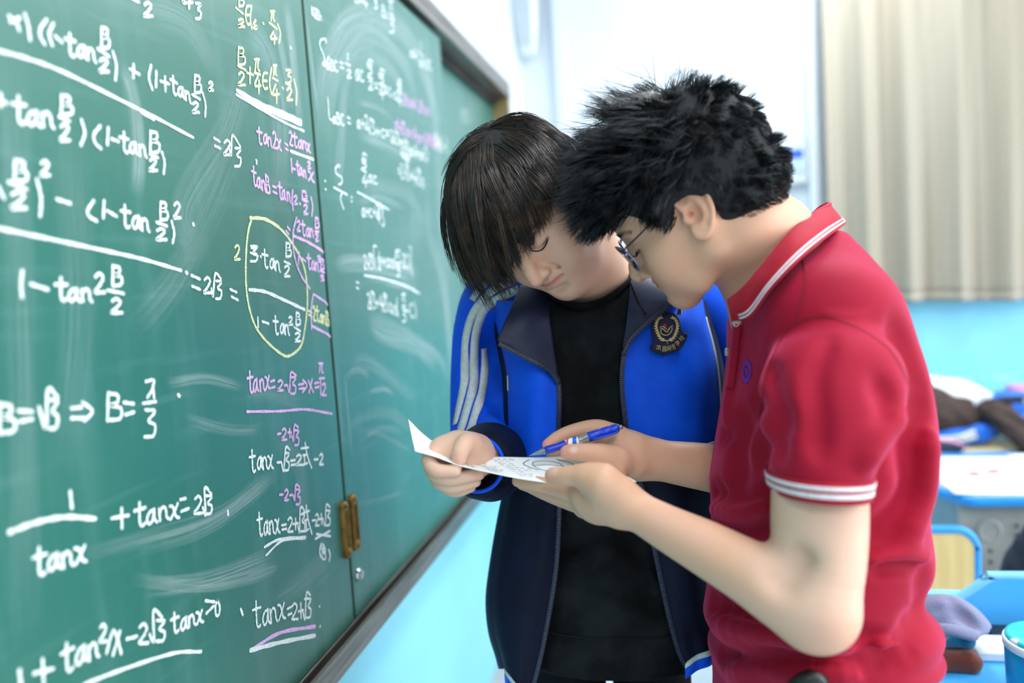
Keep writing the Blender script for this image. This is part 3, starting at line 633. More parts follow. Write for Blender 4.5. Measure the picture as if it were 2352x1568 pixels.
def nets(D, lo, h):
    sgn = D < 0
    c = sgn[:-1, :-1, :-1]; any_ = c.copy(); all_ = c.copy()
    for dx in (0, 1):
        for dy in (0, 1):
            for dz in (0, 1):
                k = sgn[dx:D.shape[0] - 1 + dx, dy:D.shape[1] - 1 + dy, dz:D.shape[2] - 1 + dz]; any_ |= k; all_ &= k
    act = any_ & ~all_; I = np.argwhere(act); idx = np.full(act.shape, -1, np.int32); idx[act] = np.arange(len(I))
    acc = np.zeros((len(I), 3)); cnt = np.zeros(len(I))
    cor = [(a, b, e) for a in (0, 1) for b in (0, 1) for e in (0, 1)]
    val = {q: D[I[:, 0] + q[0], I[:, 1] + q[1], I[:, 2] + q[2]].astype(np.float64) for q in cor}
    for q in cor:
        for ax in range(3):
            if q[ax]: continue
            r = list(q); r[ax] = 1; r = tuple(r); a, b = val[q], val[r]; m = (a < 0) != (b < 0)
            t = np.where(m, a / np.where(a == b, 1, a - b), 0)
            pt = np.tile(np.array(q, float), (len(I), 1)); pt[:, ax] += t
            acc[m] += pt[m]; cnt[m] += 1
    V = lo + (I + acc / np.maximum(cnt, 1)[:, None]) * h
    F = []
    for ax in range(3):
        a = [slice(None)] * 3; b = [slice(None)] * 3; a[ax] = slice(0, -1); b[ax] = slice(1, None)
        sa, sb = sgn[tuple(a)], sgn[tuple(b)]; E = np.argwhere(sa != sb); fl = sa[tuple(E.T)]
        u, w = (ax + 1) % 3, (ax + 2) % 3
        ok = (E[:, u] > 0) & (E[:, w] > 0) & (E[:, u] < D.shape[u] - 1) & (E[:, w] < D.shape[w] - 1); E, fl = E[ok], fl[ok]
        def g(du, dw):
            e = E.copy(); e[:, u] += du; e[:, w] += dw; return idx[tuple(e.T)]
        q = np.stack([g(-1, -1), g(0, -1), g(0, 0), g(-1, 0)], 1); q[~fl] = q[~fl][:, ::-1]
        F.append(q)
    F = np.vstack(F); F = F[(F >= 0).all(1)]
    return V, F
def relax(V, F, it=2, lam=.5):
    """light smoothing of a quad mesh."""
    e = np.vstack([F[:, [0, 1]], F[:, [1, 2]], F[:, [2, 3]], F[:, [3, 0]]])
    for _ in range(it):
        s = np.zeros_like(V); c = np.zeros(len(V))
        for k in range(3): s[:, k] = np.bincount(e[:, 0], V[e[:, 1], k], len(V)) + np.bincount(e[:, 1], V[e[:, 0], k], len(V))
        c = np.bincount(e[:, 0], minlength=len(V)) + np.bincount(e[:, 1], minlength=len(V))
        V = V + lam * (s / np.maximum(c, 1)[:, None] - V)
    return V
def sdf_obj(name, field, h, mat, parent, it=1):
    V, F = field.mesh(h); V = relax(V, F, it); o = link_mesh(name, W3(V), F.astype(np.int32), mat, parent); return o, V, F
def ribbon(field, pts, w, d0, d1, off=.0012, n=40, lift=0.):
    """band draped on a surface along picture points: returns grid (n,3,3) camera-frame; w = width in metres."""
    p = spline(np.asarray(pts, float), n); q = field.onto(p, d0, d1); q = spline(q[::max(1, n // 14)], n) if False else q
    nm = field.grad(q); t = np.gradient(q, axis=0); t /= np.linalg.norm(t, axis=1)[:, None] + 1e-9
    s_ = np.cross(nm, t); s_ /= np.linalg.norm(s_, axis=1)[:, None] + 1e-9
    w = np.full(n, w) if np.isscalar(w) else spline(np.asarray(w, float)[:, None], n)[:, 0]
    G = np.stack([q + s_ * w[:, None] * u for u in (-.5, 0, .5)], 1)
    f = G.reshape(-1, 3)
    for _ in range(3): f = f - field.grad(f) * (field.val(f) - off)[:, None]
    return f.reshape(G.shape)
# ---- head, shared by both people: axes L (person's left), F (face), U (crown); local metres, origin between the ears
class Head:
    def __init__(s, org, F_, U_, sc=1., low=1., front=1., es=1., flare=.42):
        s.flare = flare
        s.o = np.asarray(org, float); U_ = np.asarray(U_, float); F_ = np.asarray(F_, float)
        F_ = F_ / np.linalg.norm(F_); U_ = U_ - F_ * (U_ @ F_); U_ /= np.linalg.norm(U_)
        s.A = np.stack([np.cross(U_, F_), F_, U_]); s.sc = sc; s.low = low; s.front = front; s.es = es   # rows L, F, U
    def q(s, x, y, z):
        z = z * s.low if z < 0 else z; y = y * s.front if y > 0 else y
        return s.o + s.sc * (np.array([x, y, z]) @ s.A)
    def build(s, f, ears=(1, -1)):
        A = s.A; sc = s.sc
        def E(c, r, k=.012, op='+', rot=None):
            f.ell(s.q(*c), np.array(r) * sc, A if rot is None else rot @ A, k, op)
        E((0, -.010, .042), (.0745, .097, .083), 0)
        E((0, .030, .040), (.066, .058, .060), .02)
        E((0, .034, -.018), (.061, .048, .060), .025)
        for m in (1, -1):
            E((m * .043, .047, -.016), (.024, .030, .024), .02)           # cheekbone
            E((m * .036, .058, -.045), (.025, .025, .028), .02)           # cheek
            f.chain([s.q(m * .058, -.004, -.018), s.q(m * .054, .004, -.055), s.q(m * .036, .042, -.083), s.q(m * .010, .070, -.095)], np.array([.016, .015, .016, .017]) * sc, .022, kk=.012)
        E((0, .060, -.062), (.036, .031, .034), .022)
        E((0, .070, -.090), (.019, .017, .016), .016)
        E((0, .072, .031), (.046, .015, .012), .018)                       # brow
        # eye sockets, lids
        for m in (1, -1):
            E((m * .031, .094, .008), (.019, .014, .0125), .014, '-')
            E((m * .0315, .0705, .0075), (.0165, .0142, .0132), .005)
            f.chain([s.q(m * .0165, .0835, .0035), s.q(m * .024, .0858, .0005), s.q(m * .032, .0862, -.0012), s.q(m * .040, .0832, .0002), s.q(m * .0465, .077, .0035)], np.array([.0012, .0013, .0013, .0013, .0011]) * sc, .002, '-')
        # nose
        f.chain([s.q(0, .081, .018), s.q(0, .090, .0), s.q(0, .1005, -.018), s.q(0, .1065, -.0285)], np.array([.0075, .0078, .0088, .0098]) * sc, .012, kk=.008)
        E((0, .098, -.034), (.010, .012, .008), .008)
        for m in (1, -1):
            E((m * .0125, .091, -.0335), (.0075, .0115, .0075), .006)
            E((m * .0065, .099, -.0405), (.0036, .0058, .0035), .003, '-')
            f.chain([s.q(m * .017, .089, -.031), s.q(m * .024, .081, -.044), s.q(m * .029, .074, -.056)], np.array([.001, .0012, .0008]) * sc, .010, '-')
        f.chain([s.q(0, .0955, -.0435), s.q(0, .0935, -.0495)], .0018 * sc, .006, '-')
        # mouth
        f.chain([s.q(.0250, .0790, -.0566), s.q(.011, .0888, -.0535), s.q(.004, .0915, -.0525), s.q(0, .0908, -.0535), s.q(-.004, .0915, -.0525), s.q(-.011, .0888, -.0535), s.q(-.0250, .0790, -.0566)], np.array([.002, .0042, .0045, .0044, .0045, .0042, .002]) * sc, .005, n=14)
        f.chain([s.q(.0230, .0790, -.0582), s.q(.010, .0875, -.0632), s.q(0, .0895, -.0640), s.q(-.010, .0875, -.0632), s.q(-.0230, .0790, -.0582)], np.array([.002, .0048, .0056, .0048, .002]) * sc, .005, n=12)
        f.chain([s.q(.0262, .0825, -.0566), s.q(.0125, .0930, -.0576), s.q(0, .0965, -.0585), s.q(-.0125, .0930, -.0576), s.q(-.0262, .0825, -.0566)], .0013 * sc, .003, '-', n=12)
        E((0, .090, -.0765), (.013, .005, .004), .010, '-')
        for m in ears: s.ear(f, m)
        return f
    def ep(s, m, a, b, o=0.):
        """ear point: a forward, b up in the ear's plane, o outward."""
        a, b = a * s.es, b * s.es; c, si = math.cos(.27), math.sin(.27); ff = a * c - b * si * .55; uu = b * c + a * si
        return s.q(m * (.0775 - s.flare * a + o - .05 * b), -.006 + ff, (.004 + uu) / (s.low if .004 + uu < 0 else 1))
    def ear(s, f, m):
        sc = s.sc; A = s.A
        hx = [(.0085, .004), (.0135, .018), (.009, .030), (-.002, .0345), (-.0135, .029), (-.0195, .014), (-.0185, -.002), (-.013, -.014), (-.006, -.024), (.002, -.029), (.008, -.025), (.009, -.017)]
        f.ell(s.q(m * .069, -.006, .002), np.array([.010, .012, .022]) * sc, A, .008)
        e = np.array([s.ep(m, .001, 0, 1) - s.ep(m, .001, 0, 0)])[0]; e /= np.linalg.norm(e)
        t1 = s.ep(m, .01, 0) - s.ep(m, -.01, 0); t1 /= np.linalg.norm(t1); e = e - t1 * (e @ t1); e /= np.linalg.norm(e); t2 = np.cross(e, t1)
        ax = np.stack([e, t1, t2])
        f.ell(s.ep(m, -.0035, .004, -.002), np.array([.0032, .0165, .031]) * sc, ax, .004)
        f.chain([s.ep(m, a, b, .001) for a, b in hx], np.array([.003, .0034, .0036, .0036, .0036, .0036, .0036, .0036, .0038, .0046, .0046, .004]) * sc, .0035, n=30, kk=.002)
        f.chain([s.ep(m, a, b, .001) for a, b in ((.0, .022), (-.0075, .015), (-.0105, .003), (-.0085, -.008), (-.001, -.0145), (.006, -.014))], np.array([.0022, .0032, .0034, .0032, .003, .0026]) * sc, .004, n=16, kk=.002)
        f.ell(s.ep(m, .002, -.023, 0), np.array([.0042, .008, .0085]) * sc, ax, .005)
        f.ell(s.ep(m, .0005, -.001, .003), np.array([.0085, .0075, .0105]) * sc, ax, .004, '-')
        f.ell(s.ep(m, .004, -.001, -.003), np.array([.010, .0036, .004]) * sc, ax, .002, '-')
        f.ell(s.ep(m, .0045, .019, .004), np.array([.005, .005, .007]) * sc, ax, .004, '-')
        f.ell(s.ep(m, .0115, -.004, .001), np.array([.004, .0036, .0055]) * sc, ax, .004)
def paint(o, V, spots, base):
    """skin tone per vertex: spots = (centre or polyline, radius, colour, strength)."""
    col = np.tile(np.array(lin(base)), (len(V), 1))
    for pts, r, c, a in spots:
        pts = np.atleast_2d(pts); d = np.full(len(V), 1e3)
        if len(pts) == 1: d = np.linalg.norm(V - pts[0], axis=1)
        for p, q in zip(pts[:-1], pts[1:]):
            ab = q - p; t = np.clip((V - p) @ ab / (ab @ ab + 1e-12), 0, 1); d = np.minimum(d, np.linalg.norm(V - p - t[:, None] * ab, axis=1))
        w = np.clip(1.5 * (1 - d / r), 0, 1); w = (w * w * (3 - 2 * w) * a)[:, None]; col = col * (1 - w) + np.array(lin(c)) * w
    A = o.data.attributes.new('skin_tone', 'FLOAT_COLOR', 'POINT'); A.data.foreach_set('color', col.astype(np.float32).ravel())
def skin_mat(name, base, sss=.12):
    s_ = MatB(name, base, .48, .35); a = s_.n('ShaderNodeAttribute'); a.attribute_name = 'skin_tone'
    f = s_.ramp(s_.noise(45, 4), [(.35, 0.), (.75, .35)])
    c2 = s_.mixc(.12, a.outputs['Color'], lin('#c06a50'))
    s_.base(s_.mixc(f, a.outputs['Color'], c2))
    s_.b.inputs['Subsurface Weight'].default_value = sss; s_.b.inputs['Subsurface Radius'].default_value = (.012, .005, .003); s_.b.inputs['Subsurface Scale'].default_value = 1.0
    return s_.bump(700, .12, .0006, 2)
# ---- hair: tapering strands as one mesh
def strands(name, paths, rad, mat, parent, sides=3):
    """paths (N,K,3) camera-frame; rad (K,) profile."""
    N, K, _ = paths.shape
    Tn = np.gradient(paths, axis=1); Tn /= np.linalg.norm(Tn, axis=2)[..., None] + 1e-12
    ref = np.array([.31, .2, -.93]); e1 = np.cross(Tn, ref); e1 /= np.linalg.norm(e1, axis=2)[..., None] + 1e-9; e2 = np.cross(Tn, e1)
    a = np.arange(sides) * 2 * np.pi / sides
    rad = np.asarray(rad); rad = rad[None, :, None, None] if rad.ndim == 1 else rad[:, :, None, None]
    V = paths[:, :, None] + rad * (np.cos(a)[None, None, :, None] * e1[:, :, None] + np.sin(a)[None, None, :, None] * e2[:, :, None])
    b = (np.arange(N) * K * sides)[:, None, None] + (np.arange(K - 1) * sides)[None, :, None] + np.arange(sides)[None, None]
    j2 = (np.arange(sides) + 1) % sides; b2 = (np.arange(N) * K * sides)[:, None, None] + (np.arange(K - 1) * sides)[None, :, None] + j2[None, None]
    F = np.stack([b, b2, b2 + sides, b + sides], -1).reshape(-1, 4)
    return link_mesh(name, W3(V.reshape(-1, 3)), F.astype(np.int32), mat, parent)
def hair_mat(name, c1, c2, rough=.38):
    h = MatB(name, c1, rough, .6); h.vary(38, c2, .42, .72, 3); h.b.inputs['Anisotropic'].default_value = .0
    return h
# ------------------------------------------------------------------ the student in the blue and navy tracksuit jacket
import os
HQ = float(os.environ.get('HQ', '1'))
ST = thing('person', on_z(1400, 1600, 0.) * np.array([1, 1, 0]), 'teenage boy in blue and navy striped zip jacket bowing over the sheet', 'person')
ST.location = tuple(np.r_[P(1400, 1000, 1.26)[:2], 0.])
SF = np.array([-.195, .807, -.557]); SU = np.array([-.700, -.512, -.497]); SF /= np.linalg.norm(SF); SU -= SF * (SU @ SF); SU /= np.linalg.norm(SU)
sh = Head(np.array([.0312, -.1741, 1.0705]) * 1.02, SF, SU, .962, .96)
sb = Field(); sh.build(sb)
sb.chain([sh.q(0, -.015, -.02), sh.q(0, -.022, -.075), C(1335, 600, 1.155), C(1372, 668, 1.215)], [.052, .053, .055, .064], .026, kk=.02)
# trunk and arms inside the clothes
sb.chain([C(1380, 690, 1.23), C(1395, 900, 1.26), C(1400, 1200, 1.27), C(1400, 1390, 1.265)], [.07, .085, .08, .06], .03, kk=.03)
sb.chain([C(1560, 700, 1.30), C(1380, 690, 1.25), C(1190, 705, 1.26)], [.045, .05, .045], .03, kk=.03)
sb.chain([C(1170, 715, 1.255), C(1116, 830, 1.246), C(1116, 990, 1.220), C(1120, 1052, 1.13), C(1100, 1050, 1.05), C(1080, 1044, 1.015)], [.030, .019, .018, .022, .025, .0255], .02, n=24, kk=.01)
sb.chain([C(1600, 715, 1.31), C(1650, 860, 1.34), C(1650, 1060, 1.33), C(1610, 1250, 1.30), C(1595, 1330, 1.29)], [.045, .04, .036, .028, .026], .02, kk=.01)
# right hand closed on the sheet
def fing(f, pts, rad, k=.006): f.chain([C(*p) for p in pts], rad, k, n=18, kk=.002)
sb.chain([C(1090, 1043, 1.03), C(1052, 1036, 1.0), C(1022, 1046, .995)], [.0255, .0235, .019], .012, kk=.012)
sb.chain([C(1075, 1060, 1.02), C(1040, 1080, 1.0)], [.022, .016], .014)
sb.chain([C(1014, 1030, .992), C(1022, 1054, .998), C(1032, 1080, 1.008)], [.0135, .0125, .011], .012, kk=.01)
fing(sb, [(1016, 1030, .992), (986, 1052, .972), (1000, 1078, .958), (1046, 1082, .957)], [.0115, .0098, .0090, .0076], .005)
fing(sb, [(1018, 1048, 1.0), (993, 1080, .978), (1030, 1099, .968), (1100, 1089, .972)], [.0115, .0100, .0090, .0074], .004)
fing(sb, [(1024, 1066, 1.008), (1004, 1100, .988), (1040, 1117, .978), (1092, 1106, .982)], [.0110, .0095, .0086, .0070], .004)
fing(sb, [(1034, 1082, 1.016), (1022, 1113, 1.0), (1048, 1128, .992), (1082, 1119, .992)], [.0100, .0085, .0076, .0062], .004)
sb.chain([C(1094, 1034, 1.02), C(1080, 1020, .990)], [.016, .0135], .010)
fing(sb, [(1084, 1022, .995), (1070, 1018, .975), (1058, 1036, .962), (1055, 1054, .958)], [.0135, .0120, .0104, .0088], .006)
# left hand hanging, hidden behind the other man
sb.chain([C(1595, 1330, 1.29), C(1588, 1390, 1.28)], [.026, .024], .012)
for i in range(4): fing(sb, [(1574 + i * 9, 1400, 1.265 + .012 * i), (1572 + i * 9, 1438, 1.25 + .012 * i), (1576 + i * 8, 1465, 1.255 + .012 * i)], [.0105, .0090, .0072], .004)
fing(sb, [(1574, 1370, 1.262), (1556, 1402, 1.245), (1558, 1426, 1.245)], [.013, .0105, .0085], .006)
skin_s = skin_mat('student_skin', '#e2b89f')
so, sV, sFc = sdf_obj('body', sb, .0019 / HQ, skin_s, ST, 1)
lips = [sh.q(x, y, z) for x, y, z in ((.024, .079, -.0585), (.011, .0905, -.0565), (0, .0925, -.057), (-.011, .0905, -.0565), (-.024, .079, -.0585))]
paint(so, sV, [(lips, .0085, '#cf8076', .8), ([sh.q(.044, .06, -.02)], .036, '#e6a494', .35), ([sh.q(-.044, .06, -.02)], .036, '#e6a494', .35), ([sh.q(0, .108, -.028)], .018, '#e2a090', .4),
               ([sh.q(.08, -.02, .01)], .04, '#e09078', .6), ([C(1046, 1080, .952)], .0085, '#eec0b4', .6), ([C(1102, 1088, .965)], .014, '#e39a8c', .5), ([C(1055, 1052, .952)], .013, '#e6a898', .5),
               ([sh.q(.013, .0915, -.046)], .0014, '#6b3b2e', .9), ([sh.q(.051, .041, .005)], .0012, '#80503e', .8), ([sh.q(.0165, .0815, .0035), sh.q(.024, .086, .0005), sh.q(.032, .0865, -.0012), sh.q(.0465, .0765, .0035)], .0035, '#5a3328', .55),
               ([sh.q(-.0165, .0815, .0035), sh.q(-.024, .086, .0005), sh.q(-.032, .0865, -.0012), sh.q(-.0465, .0765, .0035)], .0035, '#5a3328', .55)], '#e2b89f')
# lashes and brows
lash_m = MatB('lashes', '#1a1210', .6).vary(200, '#2a1c18')
brow_m = MatB('eyebrows', '#2a201c', .7).vary(200, '#3a2c26')
for m in (1, -1):
    g = MB(); g.tube([W3(sh.q(m * x, y, z)) for x, y, z in spline(np.array([(.0165, .0845, .0032), (.024, .0872, .0000), (.032, .0876, -.0018), (.040, .0846, -.0006), (.0475, .0785, .0034)]), 14)], np.array([.0004] + [.0008] * 6 + [.0011] * 6 + [.0003]), 6); g.obj('eyelashes', lash_m, ST, smooth=True)
    bp = []
    for k in range(90):
        u = k / 89; x = .014 + .038 * u; c = sh.q(m * x, .0885 - .022 * u ** 2.2, .027 + .006 * math.sin(u * 2.2) + rng.normal(0, .0016)); dct = (sh.q(m * 1, 0, 0) - sh.q(0, 0, 0)) * .9 + sh.A[2] * (.6 - .9 * u)
        c = c - sh.A[1] * (sb.val(c)[0] - .0004); bp.append(np.array([c + dct / np.linalg.norm(dct) * .008 * t + sh.A[1] * .0006 * t for t in (0, .5, 1)]))
    strands('eyebrow', np.array(bp), [.00028, .00026, .0001], brow_m, ST)

# hair: straight, combed out from the whorl, fringe over the brows
def comb(hd, N, whorl, length, mass, grav, lift, region, steps=11, seed=1, clump=60, jit=.0, vol=1.0, trim=None, ctr=(0, -.012, .046), rr=(.078, .100, .084)):
    r_ = np.random.default_rng(seed)
    c = np.array(ctr); R_ = np.array(rr)
    d = r_.normal(size=(N * 6, 3)); d /= np.linalg.norm(d, axis=1)[:, None]
    p = c + d * R_
    p = p[region(p)][:N]
    N = len(p); w = np.array(whorl, float)
    path = [p.copy()]; q = p.copy(); L_ = length(p) * r_.uniform(.8, 1.08, N)
    nid = r_.integers(0, clump, N)
    cl = p[r_.integers(0, N, clump)]; nid = np.argmin(((p[:, None] - cl[None]) ** 2).sum(2), axis=1)
    cj = r_.normal(size=(clump, 3))
    gl = hd.A @ np.array(grav, float); gl /= np.linalg.norm(gl)
    for i in range(steps):
        t = (i + .5) / steps
        nrm = (q - c) / R_ ** 2; nrm /= np.linalg.norm(nrm, axis=1)[:, None]
        fl = q - w; fl = fl - nrm * (fl * nrm).sum(1)[:, None]; fl /= np.linalg.norm(fl, axis=1)[:, None] + 1e-9
        g = np.tile(gl, (N, 1))
        dr = fl * (1 - mass(t)) + g * mass(t) + nrm * lift(t, p)[:, None] + cj[nid] * jit * (1 - .3 * t) + r_.normal(0, jit * .35, (N, 3))
        dr /= np.linalg.norm(dr, axis=1)[:, None]
        q = q + dr * (L_ / steps)[:, None]
        e = np.linalg.norm((q - c) / R_, axis=1); mn = 1 + vol * (.03 + .11 * min(1, t * 2.5)) * (.75 + .5 * ((nid * 37) % 11) / 11)
        fx = e < mn; q[fx] = c + (q[fx] - c) * (mn[fx] / e[fx])[:, None]
        path.append(q.copy())
    P_ = np.stack(path, 1)
    if trim is not None:                                   # cut the strand where it would leave the haircut
        for i in range(N):
            ok = trim(P_[i], r_)
            if not ok.all():
                j = max(int(np.argmin(ok)), 2); P_[i] = spline(P_[i][:j + 1], steps + 1)
    # draw the tips of a lock together
    for k in range(clump):
        m_ = nid == k
        if m_.sum() < 4: continue
        mean = P_[m_].mean(0); tt = (np.linspace(0, 1, steps + 1) ** 1.5 * .45)[None, :, None]
        P_[m_] = P_[m_] * (1 - tt) + mean[None] * tt
    return np.array([hd.o + hd.sc * (x @ hd.A) for x in P_])
def s_region(p):
    back = p[:, 1] < .0
    front = (p[:, 2] > .052)
    side = (np.abs(p[:, 0]) > .045) & (p[:, 2] > .012) & (p[:, 1] < .03)
    return front | side | (back & (p[:, 2] > -.045))
def s_len(p):
    L_ = np.full(len(p), .130); L_[p[:, 1] > .03] = .112; L_[(p[:, 0] < -.02) & (p[:, 2] > .05)] = .138; L_[(p[:, 1] < -.03) & (p[:, 2] < .04)] = .085
    L_[(np.abs(p[:, 0]) > .06) & (p[:, 2] < .04)] = .055
    return L_
def s_trim(q, r_):
    zl = np.where(q[:, 0] > .012, .020 + .25 * np.maximum(0, q[:, 0] - .035), np.where(q[:, 0] > -.02, .012, -.012)) + r_.normal(0, .006)
    return ~((q[:, 1] > .035) & (q[:, 2] < zl)) & ~((q[:, 0] > .03) & (q[:, 2] < .0 + r_.normal(0, .005)) & (q[:, 1] > -.02))
hair_s = hair_mat('dark_brown_hair', '#1c1512', '#4a3526', .30)
pp = comb(sh, int(11000 * HQ), (-.012, -.045, .135), s_len, lambda t: .15 + .50 * t, (.05, .99, .05), lambda t, p: np.full(len(p), .22 * (1 - t) - .10 * t), s_region, 12, 3, 260, .12, .75, s_trim, ctr=(-.006, -.013, .043), rr=(.087, .102, .0835))
pw = comb(sh, int(1600 * HQ), (.055, -.050, .125), lambda p: np.full(len(p), .085), lambda t: .1 + .2 * t, (.05, .99, .05), lambda t, p: np.full(len(p), .18 * (1 - t)), lambda p: ((p - np.array([-.010, -.045, .115])) ** 2).sum(1) < .042 ** 2, 12, 13, 60, .12, .85, None, (-.006, -.013, .043), (.087, .102, .0835))
pp = np.vstack([pp, pw])
K = pp.shape[1]; prof = np.r_[np.linspace(.00036, .00042, 4), np.linspace(.00042, .0001, K - 4)]
strands('hair', pp, prof, hair_s, ST)
cap = Field(); cap.ell(sh.q(0, -.012, .046), np.array([.0785, .0975, .0805]), sh.A, 0)
cap.ell(sh.q(0, .085, -.020), (.09, .09, .070), sh.A, .004, '-'); cap.ell(sh.q(0, .02, -.085), (.12, .10, .075), sh.A, .004, '-')
for m in (1, -1): cap.ell(sh.q(m * .085, .01, -.01), (.03, .035, .035), sh.A, .004, '-')
V, F_ = cap.mesh(.003); link_mesh('scalp_hair', W3(V), F_.astype(np.int32), MatB('scalp_hair', '#120d0b', .7).vary(60, '#1c1512'), ST)
# ------------------------------------------------------------------ student's clothes
DN = _dn                                        # world-down in the camera frame
blue_f = MatB('royal_blue_knit', '#035af2', .62, .2).vary(25, '#0250e2', .4, .7).weave(1500, .18, .0005).sheen(.25, .4, '#4f8cff')
navy_f = MatB('navy_knit', '#0a1126', .7, .2).vary(25, '#0d1733', .4, .75).weave(1500, .18, .0005).sheen(.15, .4, '#33508c')
lining_f = MatB('navy_collar_lining', '#1c2440', .5, .35).vary(18, '#27304f', .4, .75).bump(1200, .15, .0004)
black_f = MatB('washed_black_jersey', '#0c0e10', .85, .15).vary(16, '#22272a', .42, .75, 6).bump(600, .2, .0006)
pants_f = MatB('black_trousers', '#08090c', .8, .15).vary(20, '#101216', .4, .7).bump(500, .15, .0005)
white_f = MatB('white_piping', '#dfe4e4', .6).vary(200, '#c9d0d2').bump(900, .2, .0004)
zip_m = MatB('navy_zip_teeth', '#27344d', .35, .5).vary(300, '#16203a')
silver = MatB('silver_metal', '#c9cbd0', .22, .5, 1.).vary(100, '#9a9ca2')
hc = 1 / HQ
# t-shirt
tf = Field()
tf.tab([(640, 1262, 1470, 1.205, .065), (664, 1220, 1520, 1.215, .085), (700, 1192, 1570, 1.228, .104), (780, 1190, 1592, 1.235, .118), (900, 1195, 1600, 1.24, .125), (1100, 1200, 1592, 1.245, .12),
        (1300, 1205, 1600, 1.25, .115), (1400, 1200, 1610, 1.25, .118), (1492, 1195, 1615, 1.25, .121)], 0, n=2.4, rnd=.006)
tf.chain([C(1215, 705, 1.245), C(1370, 690, 1.235), C(1545, 705, 1.28)], [.06, .068, .06], .03)
nk0, nk1 = C(1318, 570, 1.115), C(1390, 716, 1.262)
tf.chain([nk0, nk1], [.064, .070], .012, '-')
for q, r in (([(1330, 760), (1350, 860), (1345, 980)], .006), ([(1405, 800), (1385, 930), (1398, 1080)], .005), ([(1310, 1250), (1370, 1220), (1450, 1240)], .006), ([(1330, 1380), (1400, 1350), (1480, 1370)], .007), ([(1420, 1180), (1450, 1240), (1520, 1300)], .006)):
    tf.chain(tf.onto(spline(np.array(q, float), 10), 1.0, 1.3), r, .03, '-')
sdf_obj('t_shirt', tf, .0034 * hc, black_f, ST, 1)
# ribbed neckband and hem seam
nb = []
ax_n = (nk1 - nk0) / np.linalg.norm(nk1 - nk0); e1 = np.cross(ax_n, [0, 0, 1.]); e1 /= np.linalg.norm(e1); e2 = np.cross(ax_n, e1)
for t in np.linspace(0, 2 * np.pi, 72, endpoint=False):
    dr = math.cos(t) * e1 + math.sin(t) * e2
    # walk along the neck axis until the outside of the shirt is met
    us = np.linspace(-.02, .2, 160); pt = nk0 + us[:, None] * ax_n + dr * (.0665 + .006 * us[:, None] / .2)
    v = tf.val(pt); i = int(np.argmax(v < .001)); nb.append(pt[i if v[i] < .001 else 110])
nb = np.array(nb); nb = np.stack([np.convolve(np.r_[nb[-6:, k], nb[:, k], nb[:6, k]], np.ones(13) / 13, 'valid') for k in range(3)], 1)
m = MB(); G = []
for w_, o_ in ((-.010, .000), (-.008, .0028), (0, .0036), (.008, .0026), (.0095, -.001)):
    G.append([W3(p + ax_n * (w_ - .004) + (p - nk0 - ax_n * ((p - nk0) @ ax_n)) * (o_ * 12)) for p in nb])
m.grid(np.array(G), closed=True); m.obj('neckband', black_f, ST, smooth=True)
tt = tf.tabs[0]; seam_m = MatB('black_seam', '#020303', .9).vary(200, '#060708')
m = MB()
for y_, w_ in ((C(1400, 1462, 1.14)[1], .0012),):
    G = [[W3(p) for p in tt.ring(y_ + dy, .0012)] for dy in (-w_, w_)]; m.grid(np.array(G), closed=True)
m.obj('hem_stitch', seam_m, ST, smooth=True)

# ---- jacket fronts: level rows from the zip edge to the side, then the back
def jfront(name, rows, mat, nu=34, nv=60, fold=.003, seed=0, parent=ST, th=.003):
    rr = []
    for (xz, yz, dz, xs, ys, ds) in rows:
        rr.append([(xz, yz, dz), (xz * .72 + xs * .28, yz * .72 + ys * .28, dz - .004), (xz * .40 + xs * .60, yz * .4 + ys * .6, dz * .85 + ds * .15 - .006), (xz * .12 + xs * .88, yz * .12 + ys * .88, dz * .45 + ds * .55 - .004), (xs, ys, ds)])
    G = patch(rr, nu, nv)
    u = np.linspace(0, 1, nu)[:, None]; v = np.linspace(0, 1, nv)[None]
    w = np.sin(7.1 * u + 2.2 * np.sin(3 * v + seed) + 1.3 * seed) * .6 + np.sin(13 * u - 4 * v + seed * 2.) * .3
    G[..., 2] += fold * w * np.sin(np.pi * np.clip(u * 1.0, 0, 1)) ; 
    m = MB(); m.grid(W3(G)); o = m.obj(name, mat, parent, smooth=True, solid=th); return o, G
JR = [(1262, 690, 1.150, 1128, 690, 1.225), (1262, 780, 1.128, 1150, 780, 1.19), (1276, 852, 1.118, 1165, 850, 1.175), (1284, 900, 1.114, 1168, 900, 1.170), (1283, 985, 1.116, 1170, 985, 1.170), (1284, 1060, 1.119, 1171, 1060, 1.170), (1285, 1139, 1.121, 1172, 1111, 1.175)]
_, GA = jfront('jacket_front', JR, blue_f, fold=.0035, seed=1)
JR2 = [JR[-1], (1283, 1200, 1.125, 1156, 1195, 1.185), (1277, 1300, 1.130, 1140, 1290, 1.19), (1262, 1400, 1.132, 1130, 1375, 1.19), (1245, 1490, 1.133, 1136, 1450, 1.185), (1226, 1568, 1.134, 1152, 1505, 1.180), (1216, 1610, 1.134, 1160, 1535, 1.178)]
_, GB = jfront('jacket_lower_front', JR2, navy_f, fold=.006, seed=2)
KR = [(1560, 672, 1.160, 1612, 690, 1.215), (1508, 728, 1.118, 1622, 738, 1.20), (1444, 785, 1.112, 1636, 790, 1.195), (1429, 840, 1.108, 1648, 850, 1.190), (1429, 905, 1.107, 1654, 920, 1.190), (1440, 1000, 1.109, 1656, 975, 1.19), (1456, 1072, 1.111, 1652, 1012, 1.188)]
_, GC = jfront('jacket_front', KR, blue_f, fold=.0065, seed=3)
KR2 = [KR[-1], (1476, 1130, 1.116, 1664, 1090, 1.20), (1500, 1250, 1.125, 1668, 1240, 1.205), (1532, 1400, 1.130, 1668, 1390, 1.205), (1556, 1490, 1.133, 1662, 1450, 1.205), (1572, 1524, 1.135, 1655, 1474, 1.203)]
